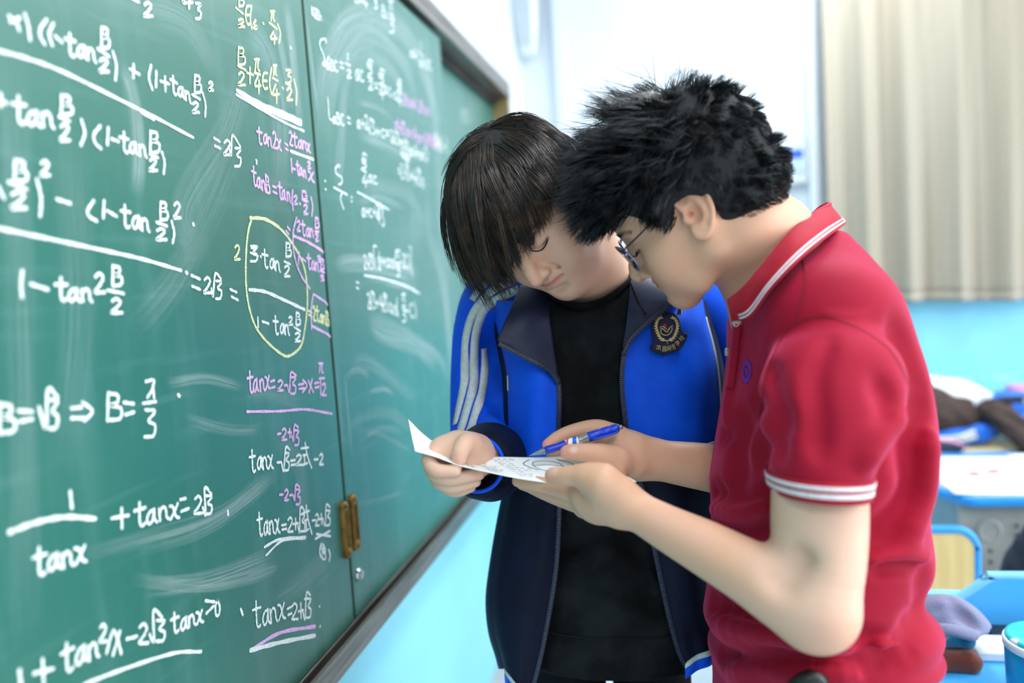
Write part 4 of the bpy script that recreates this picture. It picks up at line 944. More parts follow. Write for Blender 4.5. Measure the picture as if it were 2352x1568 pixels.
_, GD = jfront('jacket_lower_front', KR2, navy_f, fold=.006, seed=4)
def jside(rowsA, rowsB, xb, db, sgn):
    rows = []
    for r in rowsA + rowsB[1:]:
        xs, ys, ds = r[3:]; yb = min(ys, 1560)
        rows.append([(xs, ys, ds + .001), (xs + sgn * 10, ys, ds + .035), (xs + sgn * 6, ys, ds + .10), (xs - sgn * 60, yb, db - .02), (xb, yb, db)])
    m = MB(); m.grid(W3(patch(rows, 26, 60))); m.obj('jacket_back', navy_f, ST, smooth=True, solid=.003)
jside(JR, JR2, 1400, 1.39, -1); jside(KR, KR2, 1400, 1.39, 1)
# hem bands: white line over a blue rib
def hem(G, j0=-1):
    e = G[:, -1]; dn = DN * 1.0
    for nm, a, b, mt, off in (('hem_piping', -.002, .005, white_f, -.0022), ('hem_rib', .005, .021, blue_f, -.001)):
        m = MB(); K = np.stack([e + dn * t + np.array([0, 0, off - (.0012 if 0 < s_ < 4 else 0)]) for s_, t in enumerate(np.linspace(a, b, 5))], 1); m.grid(W3(K)); m.obj(nm, mt, ST, smooth=True, solid=.003)
hem(GB); hem(GD)
# piping where the blue meets the navy
def piping(line, r=.0021, name='piping', mat=white_f, off=-.003):
    m = MB(); q = np.asarray(line) + np.array([0, 0, off]); m.tube(W3(q), r, 8); return m.obj(name, mat, ST, smooth=True)
piping(GA[:, -1]); piping(GC[:, -1]); piping(GC[-1, 8:]); piping(GA[-1, 22:30], .0018)
# zips
def zipper(lines, name='zipper'):
    q = np.vstack(lines); m = MB(); q = q + np.array([0, 0, -.002]); s = np.r_[0, np.cumsum(np.linalg.norm(np.diff(q, axis=0), axis=1))]
    n = int(s[-1] / .0029); u = np.linspace(0, s[-1], n); p = np.stack([np.interp(u, s, q[:, k]) for k in range(3)], 1)
    m.tube(W3(q), .0030, 8)
    t = np.gradient(p, axis=0); t /= np.linalg.norm(t, axis=1)[:, None]
    for a, b in zip(p, t):
        c = np.cross(b, [0, 0, 1.]); c /= np.linalg.norm(c); z = np.cross(b, c)
        M = np.eye(4); M[:3, 0] = R @ b; M[:3, 1] = R @ c; M[:3, 2] = R @ z; M[:3, 3] = W3(a + np.array([0, 0, -.0018])); m.box((-.0008, -.0034, -.0012), (.0008, .0034, .0012), M)
    return m.obj(name, zip_m, ST)
zl = patch([[(1147, 789, 1.094), (1186, 810, 1.095), (1230, 832, 1.098), (1264, 852, 1.105), (1283, 880, 1.110)]] * 2, 40, 2)[:, 0]
zipper([zl, GA[0, 22:], GB[0, 1:]])
zr = patch([[(1562, 682, 1.106), (1530, 706, 1.104), (1490, 738, 1.103), (1450, 776, 1.104), (1432, 812, 1.104)]] * 2, 40, 2)[:, 0]
zipper([zr, GC[0, 24:], GD[0, 1:]])
m = MB(); c = C(1563, 680, 1.100); ptsp = []
m.tube(W3(np.array([C(1553, 684, 1.101), C(1563, 679, 1.098), C(1571, 683, 1.101)])), np.array([.0022, .0042, .0026]), 10, ell=.6)
m.obj('zip_slider', silver, ST, smooth=True)
m = MB(); ring_ = [C(1557, 690, 1.099), C(1556, 724, 1.101), C(1565, 724, 1.101), C(1566, 690, 1.099), C(1557, 690, 1.099)]; m.tube(W3(np.array(ring_)), .0008, 6); m.obj('zip_pull', silver, ST, smooth=True)
m = MB(); m.grid(W3(patch([[(1558, 694, 1.0995), (1565, 694, 1.0995)], [(1557, 722, 1.1015), (1565, 722, 1.1015)]], 3, 4))); m.obj('zip_tab', lining_f, ST, solid=.0015)
# open collar
def flap(rows, name='jacket_collar', nu=24, nv=30, mat=lining_f, th=.0035):
    G = patch(rows, nu, nv); m = MB(); m.grid(W3(G)); m.obj(name, mat, ST, smooth=True, solid=th); return G
GLp = flap([[(1196, 656, 1.168), (1226, 652, 1.165), (1262, 652, 1.17)], [(1170, 716, 1.118), (1214, 718, 1.116), (1262, 726, 1.135)], [(1145, 772, 1.099), (1204, 780, 1.104), (1270, 788, 1.122)], [(1146, 788, 1.098), (1212, 822, 1.101), (1283, 872, 1.112)]])
GRp = flap([[(1444, 604, 1.19), (1505, 632, 1.18), (1572, 664, 1.17)], [(1446, 648, 1.140), (1502, 660, 1.130), (1564, 680, 1.112)], [(1443, 702, 1.122), (1475, 708, 1.112), (1516, 712, 1.107)], [(1438, 748, 1.113), (1455, 752, 1.109), (1474, 750, 1.105)], [(1431, 800, 1.108), (1433, 800, 1.107), (1436, 800, 1.105)]])
m = MB(); m.tube(W3(spline(np.array([C(1449, 650, 1.134), C(1462, 682, 1.120), C(1470, 700, 1.114), C(1484, 722, 1.104)]), 20)), .0012, 6); m.obj('collar_seam', seam_m, ST, smooth=True)

# ---- sleeves
sf = Field()
sf.chain([C(1205, 690, 1.262), C(1160, 702, 1.262), C(1128, 752, 1.252), C(1116, 835, 1.246), C(1112, 930, 1.240), C(1116, 1000, 1.215), C(1122, 1045, 1.165)], [.055, .062, .058, .0545, .053, .054, .052], 0, n=26, kk=.012)
sf.chain([C(1122, 1045, 1.165), C(1112, 1060, 1.11)], [.052, .047], .02)
sf.chain([C(1150, 704, 1.258), C(1195, 692, 1.225), C(1232, 684, 1.205)], [.058, .050, .040], .02)
base_s = sf.onto
for q, r, k in (([(1085, 960), (1125, 985), (1165, 985)], .008, .03), ([(1130, 900), (1150, 930), (1168, 960)], .008, .03), ([(1075, 860), (1105, 840), (1140, 800)], .006, .03), ([(1120, 760), (1130, 820), (1122, 880)], .007, .03), ([(1150, 720), (1150, 800), (1160, 870)], .009, .03)):
    sf.chain(sf.onto(spline(np.array(q, float), 10), 1.0, 1.34), r, k, '-')
sl_o, _, _ = sdf_obj('jacket_sleeve', sf, .0030 * hc, blue_f, ST, 2)
for st_ in ([(1146, 636), (1122, 647), (1098, 670), (1086, 690)], [(1182, 645), (1150, 658), (1118, 680), (1086, 722), (1070, 780), (1068, 840), (1067, 880), (1056, 930), (1046, 975)],
            [(1192, 664), (1150, 684), (1114, 708), (1094, 760), (1088, 830), (1088, 880), (1073, 940), (1056, 1000)], [(1110, 800), (1112, 850), (1105, 905), (1090, 960), (1078, 1000)]):
    G = ribbon(sf, st_, .0125, 1.0, 1.36, .0014, 60); m = MB(); m.grid(W3(G)); m.obj('sleeve_stripe', white_f, ST, smooth=True, solid=.001)
cf = Field()
cf.chain([C(1125, 1052, 1.125), C(1110, 1062, 1.072), C(1096, 1066, 1.030)], [.051, .046, .0375], 0, n=10, kk=.01)
cf.chain([C(1148, 1060, 1.16), C(1128, 1085, 1.10), C(1104, 1096, 1.05)], [.045, .036, .024], .02)
for q in ([(1110, 1010), (1135, 1035), (1160, 1050)], [(1140, 1005), (1155, 1040), (1168, 1090)], [(1070, 1100), (1110, 1108), (1150, 1090)]):
    cf.chain(cf.onto(spline(np.array(q, float), 10), .95, 1.3), .005, .02, '-')
axc = C(1096, 1066, 1.030) - C(1110, 1062, 1.072); axc /= np.linalg.norm(axc)
tip = C(1096, 1066, 1.030)
cf.chain([tip - axc * .012, tip + axc * .08], [.0325, .034], .004, '-')
cf.add(lambda p: .008 - (p - tip) @ axc, .003, tip - .06, tip + .06, '-') if False else None
def cut(p): return (tip + axc * .004 - p) @ axc
cf.add(cut, .002, tip - .08, tip + .08, '-')
sdf_obj('jacket_cuff', cf, .0028 * hc, navy_f, ST, 2)
e1 = np.cross(axc, [0, 1., 0]); e1 /= np.linalg.norm(e1); e2 = np.cross(axc, e1)
m = MB(); m.tube(W3(np.array([tip + axc * .003 + .0348 * (math.cos(t) * e1 + math.sin(t) * e2) for t in np.linspace(0, 2 * np.pi, 49)])), .0026, 8); m.obj('cuff_rim', blue_f, ST, smooth=True)
lf = Field()
lf.chain([C(1560, 690, 1.285), C(1625, 700, 1.30), C(1668, 760, 1.32), C(1676, 880, 1.345), C(1668, 1060, 1.34), C(1624, 1240, 1.31), C(1603, 1315, 1.30)], [.055, .064, .060, .054, .050, .042, .034], 0, n=30, kk=.012)
sdf_obj('jacket_sleeve', lf, .0045 * hc, blue_f, ST, 1)
m = MB(); m.tube(W3(np.array([C(1612, 1285, 1.304), C(1602, 1318, 1.299), C(1597, 1340, 1.296)])), np.array([.038, .037, .034]), 20); m.obj('jacket_cuff', navy_f, ST, smooth=True)
# yoke over the shoulders joining the collar and the sleeves
yf = Field(); yf.chain([C(1215, 700, 1.272), C(1390, 668, 1.300), C(1585, 700, 1.305)], [.058, .062, .060], 0, n=12)
yf.tab([(690, 1170, 1640, 1.315, .07), (760, 1165, 1650, 1.32, .075), (900, 1175, 1655, 1.325, .075)], .03, n=2.6)
yf.chain([C(1345, 620, 1.17), C(1390, 720, 1.27)], [.066, .07], .01, '-')
sdf_obj('jacket_yoke', yf, .0045 * hc, blue_f, ST, 1)
# ---- trousers, shoes
pf = Field(); hipL, hipR = C(1298, 1502, 1.262), C(1494, 1502, 1.272)
pf.tab([(1430, 1215, 1590, 1.26, .098), (1475, 1210, 1600, 1.262, .106), (1506, 1208, 1606, 1.264, .100)], 0, n=2.5)
def zdrop(p): return (W3(p)[2])
for hp, sx in ((hipL, -1), (hipR, 1)):
    L_ = zdrop(hp); pf.chain([hp, hp + DN * (L_ * .45), hp + DN * (L_ - .09)], [.0625, .060, .055], .006, n=12)
sdf_obj('trousers', pf, .0045 * hc, pants_f, ST, 1)
shoe_m = MatB('dark_trainers', '#16181d', .6).vary(40, '#24272e'); sole_m = MatB('white_soles', '#dcdcd8', .6).vary(40, '#c8c8c4')
for hp in (hipL, hipR):
    b = hp + DN * (zdrop(hp) - .002); fw = R.T @ np.array([-.1, -1., 0]); 
    s_ = Field(); s_.chain([b - DN * .045 - fw * .03, b - DN * .05 + fw * .05, b - DN * .034 + fw * .16], [.040, .042, .034], 0, kk=.02); s_.chain([b - DN * .05, b - DN * .10], [.045, .045], .02)
    s_.add(lambda p, b=b: (p - b) @ DN + .012, .002, b - .3, b + .3, '-') if False else None
    V, F_ = s_.mesh(.006); Wv = W3(V); Wv[:, 2] = np.maximum(Wv[:, 2], .008); so_ = link_mesh('shoe', Wv, F_.astype(np.int32), shoe_m, ST)
    bot = np.c_[Wv[:, :2].min(0), Wv[:, :2].max(0)]
    hull = Wv[Wv[:, 2] < .03][:, :2]; cc = hull.mean(0); ang = np.arctan2(*(hull - cc).T[::-1]); ring = []
    for t in np.linspace(-np.pi, np.pi, 40, endpoint=False):
        d_ = np.abs((ang - t + np.pi) % (2 * np.pi) - np.pi) < .12; r_ = np.linalg.norm(hull[d_] - cc, axis=1).max() if d_.any() else .04; ring.append(cc + (r_ + .002) * np.array([math.cos(t), math.sin(t)]))
    ring = np.array(ring); m = MB(); m.grid(np.array([np.c_[ring, np.full(40, z)] for z in (.0, .022)]), closed=True); m.f.append(tuple(range(40))); m.mi.append(0); m.obj('sole', sole_m, so_)

# ---- school crest on the chest: dark shield, golden wreath, book, red dot, characters around the foot
class Flat:
    """a small local drawing plane on the jacket: (u,v) in picture pixels -> point, offset towards the viewer."""
    def __init__(s, quad):   # three anchor points (px,py,d)
        s.a = np.array([C(*q) for q in quad]); px = np.array([q[:2] for q in quad], float); s.M = np.linalg.inv(np.c_[px, np.ones(3)]) @ s.a
    def __call__(s, x, y, o=0.): return W3(np.array([x, y, 1.]) @ s.M + np.array([0, 0, -o]))
def gsurf(G, rows):  # depth of the jacket at a pixel: nearest grid point
    px = G[..., 0] / G[..., 2] * FOC + 1176; py = G[..., 1] / G[..., 2] * FOC + 784
    return lambda x, y: G[..., 2].ravel()[np.argmin((px - x).ravel() ** 2 + (py - y).ravel() ** 2)]
gd = gsurf(GC, None)
dmin = min(gd(x, y) for x in (1495, 1535, 1572) for y in (725, 770, 808))
fl = Flat([(1500, 725, gd(1500, 725) - .012), (1570, 765, gd(1570, 765) - .0135), (1515, 812, gd(1515, 812) - .010)])
patch_m = MatB('crest_navy_twill', '#10173a', .7).vary(120, '#171f48').weave(2600, .2, .0004); rim_m = MatB('crest_rim_thread', '#0a0f26', .7).vary(200, '#121838')
gold = MatB('gold_thread', '#d9c98a', .5, .5).vary(400, '#b49c52').bump(1500, .3, .0004); red_t = MatB('red_thread', '#cf1f35', .6).vary(300, '#b01628')
out = spline(np.array([(1501, 735), (1508, 725), (1520, 720), (1535, 718), (1548, 722), (1557, 733), (1560, 745), (1562, 757), (1569, 766), (1576, 768), (1575, 776), (1568, 790), (1556, 803), (1538, 808), (1522, 813), (1508, 809), (1497, 803), (1494, 796), (1500, 789), (1501, 780), (1497, 765), (1497, 748)], float), 90, True)
CR = thing('school_crest', (0, 0, 0), None, None) if False else None
m = MB(); c0 = out.mean(0); m.grid(np.array([[fl(*p, .0002) for p in out], [fl(*p, .0022) for p in out], [fl(*(c0 + (p - c0) * .9), .0026) for p in out]]), closed=True)
k = len(m.v); m.v.append(tuple(fl(*c0, .0026))); m.f += [(180 + i, 180 + (i + 1) % 90, k) for i in range(90)]; m.mi += [0] * 90
crest = m.obj('crest_patch', patch_m, ST, smooth=True)
m = MB(); m.tube(np.array([fl(*p, .0022) for p in np.vstack([out, out[:1]])]), .0013, 6, cap=False); m.obj('crest_rim', rim_m, crest, smooth=True)
def fstroke(m, pts, wpx, o=.003, n=10):
    pts = spline(np.array(pts, float), n) if len(pts) > 2 else np.array(pts, float); t = np.gradient(pts, axis=0); t /= np.linalg.norm(t, axis=1)[:, None] + 1e-9; N = np.stack([-t[:, 1], t[:, 0]], 1) * wpx / 2
    m.grid(np.array([[fl(*(p - q), o), fl(*p, o + .0005), fl(*(p + q), o)] for p, q in zip(pts, N)]))
gm = MB()
for side in (-1, 1):                              # wreath leaves
    stem = spline(np.array([(1530, 783), (1530 + side * 12, 778), (1530 + side * 20, 765), (1530 + side * 24, 749), (1530 + side * 20, 735), (1530 + side * 11, 728)], float) + np.array([1 if side > 0 else 0, 0]), 15)
    fstroke(gm, stem, 3.2)
    for i in range(1, 14):
        t = stem[i] - stem[i - 1]; t /= np.linalg.norm(t); n_ = np.array([-t[1], t[0]])
        for q in (-1, 1): fstroke(gm, [stem[i], stem[i] + t * 3.2 + n_ * q * 2.2, stem[i] + t * 5.4 + n_ * q * 3.6], 2.6, .0031)
fstroke(gm, [(1517, 757), (1517, 765), (1523, 769), (1531, 770), (1537, 766), (1542, 759), (1543, 752)], 2.0); fstroke(gm, [(1516, 755), (1523, 756), (1531, 763), (1537, 753), (1544, 748)], 2.2); fstroke(gm, [(1515, 752), (1521, 750), (1531, 756)], 1.8)
fstroke(gm, [(1531, 785), (1533, 790)], 1.6)
hz = {'a': [[(0, .85), (1, .85)], [(.5, 1), (.5, .68)], [(.1, .65), (.1, 0)], [(.1, .65), (.9, .65), (.9, 0)], [(.3, .42), (.7, .42)], [(.25, .25), (.75, .25)], [(.5, .5), (.5, .05)]],
      'b': [[(.2, 1), (.8, 1), (.8, .55), (.2, .55), (.2, 1)], [(.2, .78), (.8, .78)], [(.1, .45), (.9, .45), (.9, 0), (.1, 0), (.1, .45)], [(.1, .22), (.9, .22)]],
      'c': [[(.15, .95), (.85, .95), (.85, .65), (.15, .65)], [(.15, .95), (.15, .05), (.45, .2)], [(.15, .4), (.9, .4)], [(.5, .62), (.6, .3), (.95, .0)]],
      'd': [[(.1, .9), (.1, .1)], [(.3, .9), (.95, .9)], [(.6, 1), (.6, .45)], [(.35, .68), (.9, .68)], [(.35, .5), (.9, .5)], [(.4, .35), (.85, .35), (.85, 0), (.4, 0), (.4, .35)]],
      'e': [[(.2, 1), (.28, .85)], [(.5, 1), (.5, .85)], [(.8, 1), (.7, .82)], [(.05, .6), (.05, .75), (.95, .75), (.95, .6)], [(.3, .6), (.7, .6), (.5, .42), (.5, .0), (.35, .06)], [(.05, .36), (.95, .36)]],
      'f': [[(.2, 1), (.2, 0)], [(.0, .7), (.4, .7)], [(.2, .6), (.02, .3)], [(.7, 1), (.7, .85)], [(.45, .8), (.98, .8)], [(.6, .7), (.5, .5)], [(.82, .7), (.95, .5)], [(.9, .5), (.5, 0)], [(.55, .5), (.98, 0)]]}
for ch, (x, y, an) in zip('abcdef', ((1512, 798, .14), (1525, 801, .04), (1535, 800, -.10), (1545, 796, -.32), (1555, 788, -.52), (1564, 777, -.75))):
    for q in hz[ch]:
        pp = []
        for a, b in q:
            u, v = (a - .5) * 10.5, -(b - .5) * 11.5; pp.append((x + u * math.cos(an) - v * math.sin(an), y + u * math.sin(an) + v * math.cos(an)))
        for p, q2 in zip(pp[:-1], pp[1:]): fstroke(gm, [p, q2], 1.15)
gm.obj('gold_embroidery', gold, crest, fix=False)
m = MB(); m.lathe([(.0027, 0), (.0027, .0005), (.0015, .0008)], fl(1526, 748, .0028), -R[:, 2], 16); m.obj('red_dot', red_t, crest)
# ------------------------------------------------------------------ the man in the red polo shirt
TE = thing('person', (0, 0, 0), 'man with glasses in a red short-sleeved polo shirt pointing with a pen', 'person')
TE.location = tuple(np.r_[P(1880, 1000, 1.0)[:2], 0.])
TF_ = np.array([-.755, .557, .345]); TU = np.array([-.617, -.782, -.086]); TF_ /= np.linalg.norm(TF_); TU -= TF_ * (TU @ TF_); TU /= np.linalg.norm(TU)
TL = np.cross(TU, TF_)
th = Head(np.array([.2258, -.1642, .9963]) * .972, TF_, TU, .948, .87, 1., 1.12, .10)
tb = Field(); th.build(tb)
tb.chain([th.q(0, -.020, .0), th.q(0, -.032, -.055), C(1752, 560, .985), C(1800, 640, 1.0)], [.056, .057, .060, .070], .022, kk=.02)
tb.chain([C(1800, 640, 1.0), C(1870, 800, 1.0), C(1890, 1000, 1.0), C(1880, 1300, 1.0)], [.07, .09, .09, .09], .03, kk=.03)
tb.chain([C(1892, 790, .87), C(1850, 740, 1.0), C(1800, 790, 1.15)], [.036, .06, .036], .03, kk=.03)
# near (left) arm
arm = [(1892, 790, .855, .036), (1890, 950, .822, .036), (1884, 1060, .804, .042), (1882, 1105, .80, .0455), (1881, 1200, .795, .0462), (1880, 1290, .79, .0440), (1874, 1385, .785, .0400)]
tb.chain([C(*a[:3]) for a in arm], [a[3] for a in arm], .02, n=24, kk=.01)
fo = [(1866, 1392, .785, .0400), (1812, 1364, .792, .0385), (1720, 1313, .810, .0325), (1620, 1258, .838, .0288), (1530, 1211, .862, .0245), (1440, 1160, .886, .0202)]
tb.chain([C(*a[:3]) for a in fo], [a[3] for a in fo], .014, n=28, kk=.01)
tb.ell(C(1884, 1428, .782), (.021, .018, .022), None, .03)
tb.chain([C(1840, 1285, .765), C(1800, 1330, .762)], [.006, .004], .03, '-')
# near hand under the sheet, thumb on top
tb.chain([C(1440, 1160, .888), C(1395, 1140, .902), C(1350, 1130, .92)], [.0202, .0225, .0215], .014, kk=.012)
tb.chain([C(1425, 1172, .90), C(1375, 1160, .925), C(1345, 1158, .945)], [.019, .0195, .017], .016, kk=.012)
tb.chain([C(1418, 1128, .882), C(1382, 1106, .882), C(1352, 1096, .888)], [.0185, .0185, .0145], .014, kk=.012)
fing(tb, [(1360, 1098, .888), (1330, 1092, .893), (1296, 1093, .902), (1270, 1092, .912)], [.0148, .0125, .0108, .0095], .008)
fing(tb, [(1348, 1136, .92), (1280, 1120, .945), (1228, 1110, .965), (1190, 1104, .98)], [.0135, .0108, .0092, .0078], .005)
fing(tb, [(1345, 1150, .938), (1280, 1134, .965), (1232, 1119, .985), (1200, 1111, 1.0)], [.0130, .0108, .0092, .0078], .004)
fing(tb, [(1348, 1162, .952), (1292, 1147, .985), (1248, 1131, 1.005), (1220, 1120, 1.02)], [.0125, .0100, .0088, .0074], .004)
fing(tb, [(1356, 1168, .968), (1310, 1156, 1.0), (1272, 1142, 1.018), (1248, 1130, 1.028)], [.0110, .0090, .0078, .0066], .004)
# far (right) arm and the hand with the pen
tb.chain([C(1800, 770, 1.17), C(1775, 950, 1.18), C(1768, 1095, 1.150)], [.044, .040, .038], .02, n=16, kk=.01)
tb.chain([C(1768, 1096, 1.150), C(1700, 1086, 1.110), C(1625, 1073, 1.080), C(1550, 1062, 1.062), C(1488, 1052, 1.050)], [.038, .0355, .0325, .0285, .0250], .014, n=22, kk=.01)
tb.chain([C(1488, 1052, 1.055), C(1445, 1036, 1.040), C(1412, 1014, 1.034)], [.0255, .0255, .0195], .014, kk=.012)
tb.chain([C(1460, 1062, 1.045), C(1425, 1058, 1.045), C(1400, 1040, 1.045)], [.022, .0205, .016], .014, kk=.012)
tb.chain([C(1452, 1066, 1.025), C(1412, 1058, 1.005), C(1382, 1046, .995)], [.017, .0175, .0140], .012, kk=.012)
fing(tb, [(1390, 1048, .996), (1356, 1040, .990), (1325, 1038, .988), (1302, 1037, .992)], [.0142, .0122, .0105, .0092], .006)
fing(tb, [(1412, 1000, 1.038), (1370, 984, 1.042), (1318, 990, 1.040), (1282, 1004, 1.030), (1258, 1021, 1.018)], [.0150, .0125, .0098, .0086, .0074], .008)
fing(tb, [(1410, 1016, 1.045), (1348, 1016, 1.060), (1302, 1034, 1.048), (1268, 1047, 1.036)], [.0135, .0108, .0092, .0076], .004)
fing(tb, [(1412, 1036, 1.052), (1358, 1042, 1.075), (1318, 1054, 1.062), (1288, 1060, 1.048)], [.0125, .0100, .0086, .0072], .004)
fing(tb, [(1420, 1052, 1.055), (1376, 1062, 1.078), (1342, 1068, 1.066), (1320, 1069, 1.055)], [.0110, .0090, .0078, .0066], .004)
skin_t = skin_mat('man_skin', '#d9a98c', .10)
to, tV, tFc = sdf_obj('body', tb, .0019 / HQ, skin_t, TE, 1)
tl = [th.q(x, y, z) for x, y, z in ((.024, .079, -.0585), (.011, .0905, -.0565), (0, .0925, -.057), (-.011, .0905, -.0565), (-.024, .079, -.0585))]
paint(to, tV, [(tl, .0085, '#c4776a', .8), ([th.q(.08, -.012, .01)], .036, '#e0a188', .5), ([th.q(.045, .055, -.02)], .04, '#dfa58c', .35), ([C(1258, 1021, 1.012)], .014, '#e88f8a', .6), ([C(1298, 1036, .984)], .014, '#e9a098', .55),
               ([C(1316, 1031, .978)], .0078, '#f3cfc6', .7), ([C(1272, 1083, .902)], .0085, '#efcabd', .7), ([C(1262, 1091, .905)], .013, '#e3a08c', .5), ([C(1800, 1000, .75), C(1880, 1300, .75)], .09, '#dcbca8', .6), ([C(1600, 1230, .80), C(1500, 1195, .83)], .03, '#d3a6a0', .3), ([C(1885, 1440, .76)], .03, '#d8a093', .45),
               ([th.q(.0165, .0815, .0035), th.q(.024, .086, .0005), th.q(.032, .0865, -.0012), th.q(.0465, .0765, .0035)], .0035, '#5a3328', .6)], '#d9a98c')
for m_ in (1, -1):
    g = MB(); g.tube([W3(th.q(m_ * x, y, z)) for x, y, z in spline(np.array([(.0165, .0845, .0032), (.024, .0872, .0000), (.032, .0876, -.0018), (.040, .0846, -.0006), (.0475, .0785, .0034)]), 14)], np.array([.0004] + [.0008] * 6 + [.0011] * 6 + [.0003]), 6); g.obj('eyelashes', lash_m, TE, smooth=True)
    bp = []
    for k in range(110):
        u = k / 109; x = .014 + .040 * u; c = th.q(m_ * x, .0885 - .022 * u ** 2.2, .027 + .005 * math.sin(u * 2.2) + rng.normal(0, .0017)); dct = (th.q(m_ * 1, 0, 0) - th.q(0, 0, 0)) * .9 + th.A[2] * (.6 - .9 * u)
        c = c - th.A[1] * (tb.val(c)[0] - .0004); bp.append(np.array([c + dct / np.linalg.norm(dct) * .008 * t + th.A[1] * .0006 * t for t in (0, .5, 1)]))
    strands('eyebrow', np.array(bp), [.00028, .00026, .0001], brow_m, TE)
# short spiky hair
def t_region(p):
    top = (p[:, 2] > .068) | ((p[:, 2] > .05) & (p[:, 1] > .0))
    side = (p[:, 1] < .045) & (p[:, 2] > .022) 
    burn = (p[:, 1] > .004) & (p[:, 1] < .030) & (p[:, 2] > .006) & (np.abs(p[:, 0]) > .04)
    back = (p[:, 1] < -.022) & (p[:, 2] > -.036)
    return (top | side | burn | back) & ~((np.abs(p[:, 0]) > .05) & (p[:, 1] > -.030) & (p[:, 1] < .012) & (p[:, 2] < .034))
def t_trim(q, r_):
    return ~((np.abs(q[:, 0]) > .055) & (q[:, 1] > -.026) & (q[:, 1] < .014) & (q[:, 2] < .034 + r_.normal(0, .002))) & ~((q[:, 1] > .05) & (q[:, 2] < .045 + r_.normal(0, .007))) & ~((q[:, 1] > -.0) & (q[:, 2] < -.002 + r_.normal(0, .003)))
def t_len(p):
    z = p[:, 2]; L_ = .030 + .042 * np.clip((z - .02) / .07, 0, 1)
    L_ = L_ * np.where(p[:, 1] < -.01, np.clip(1 + (p[:, 1] + .01) * 8, .55, 1), 1.)
    L_[(p[:, 1] < -.03) & (z < .0)] = .018; L_[(z < .02) & (p[:, 1] > 0)] = .016
    return L_
hair_t = hair_mat('black_hair', '#101317', '#2b333b', .34)
pt = comb(th, int(13000 * HQ), (0, -.055, .120), t_len, lambda t: .25 + .5 * t, (0, .75, -.7), lambda t, p: .45 + 1.1 * np.clip((p[:, 2] - .02) / .06, 0, 1) * (1 - .55 * t), t_region, 9, 5, 460, .36, .9, t_trim, rr=(.079, .104, .090))
nape = comb(th, int(5500 * HQ), (0, -.03, .06), lambda p: .013 + .016 * np.clip((p[:, 2] + .04) / .05, 0, 1), lambda t: .2 + .3 * t, (0, -.2, -.9), lambda t, p: np.full(len(p), .55), lambda p: (p[:, 1] < -.035 + .25 * np.abs(p[:, 0]) * 0) & (p[:, 2] > -.050 + .004 * np.sin(p[:, 1] * 900)), 9, 8, 200, .25, .25, None, (0, -.052, -.006), (.066, .068, .056))
fly = comb(th, int(900 * HQ), (0, -.055, .120), lambda p: .052 + .03 * np.clip((p[:, 2] - .05) / .06, 0, 1), lambda t: .15 + .75 * t, (-.8, .1, .0), lambda t, p: np.full(len(p), 1.3 * (1 - .9 * t)), lambda p: (p[:, 2] > .06) & (p[:, 1] > -.06), 9, 21, 900, .40, .9, None, rr=(.081, .106, .092))
pt = np.vstack([pt, nape, fly])
K = pt.shape[1]; strands('hair', pt, np.r_[np.linspace(.0004, .0005, 3), np.linspace(.0005, .0001, K - 3)], hair_t, TE)
cap = Field(); cap.ell(th.q(0, -.012, .046), np.array([.082, .108, .098]) * 1.02, th.A, 0)
cap.ell(th.q(0, -.052, -.004), np.array([.067, .0685, .056]), th.A, .02)
cap.ell(th.q(0, .093, -.005), (.10, .075, .075), th.A, .004, '-'); cap.ell(th.q(0, .05, -.085), (.12, .10, .100), th.A, .004, '-'); cap.ell(th.q(0, -.02, -.150), (.12, .16, .095), th.A, .004, '-')
for m_ in (1, -1): cap.ell(th.q(m_ * .085, -.002, -.012), (.03, .028, .036), th.A, .004, '-')
V, F_ = cap.mesh(.003); link_mesh('scalp_hair', W3(V), F_.astype(np.int32), MatB('black_scalp_hair', '#090b0d', .7).vary(60, '#12161a'), TE)
# glasses
gl_m = MatB('thin_dark_metal', '#20242c', .3, .5, .7).vary(200, '#343a46'); tip_m = MatB('black_temple_tips', '#101114', .35).vary(100, '#1b1c20')
lens_m = MatB('spectacle_lens', (.93, .95, 1.0), .03, .5); lens_m.b.inputs['Transmission Weight'].default_value = 1.; lens_m.b.inputs['IOR'].default_value = 1.12; lens_m.vary(20, (.9, .92, 1.0))
rim_l = MatB('lens_rim', '#6d7298', .2, .6, .3).vary(120, '#8a90b4')
EG = bpy.data.objects.new('eyeglasses', None); COL.objects.link(EG); EG.parent = TE; EG.empty_display_size = .03
def lens_ring(m_, s=1., n=40, dz=0.):
    r = []
    for t in np.linspace(0, 2 * np.pi, n, endpoint=False):
        c, si = math.cos(t), math.sin(t); x = .0345 + .0265 * s * np.sign(c) * abs(c) ** .75; z = .003 + .0205 * s * np.sign(si) * abs(si) ** .75
        r.append(W3(th.q(m_ * x, .1015 - 6.5 * max(0, x - .015) ** 2 + .10 * (z - .003) + dz, z / (th.low if z < 0 else 1))))
    return np.array(r)
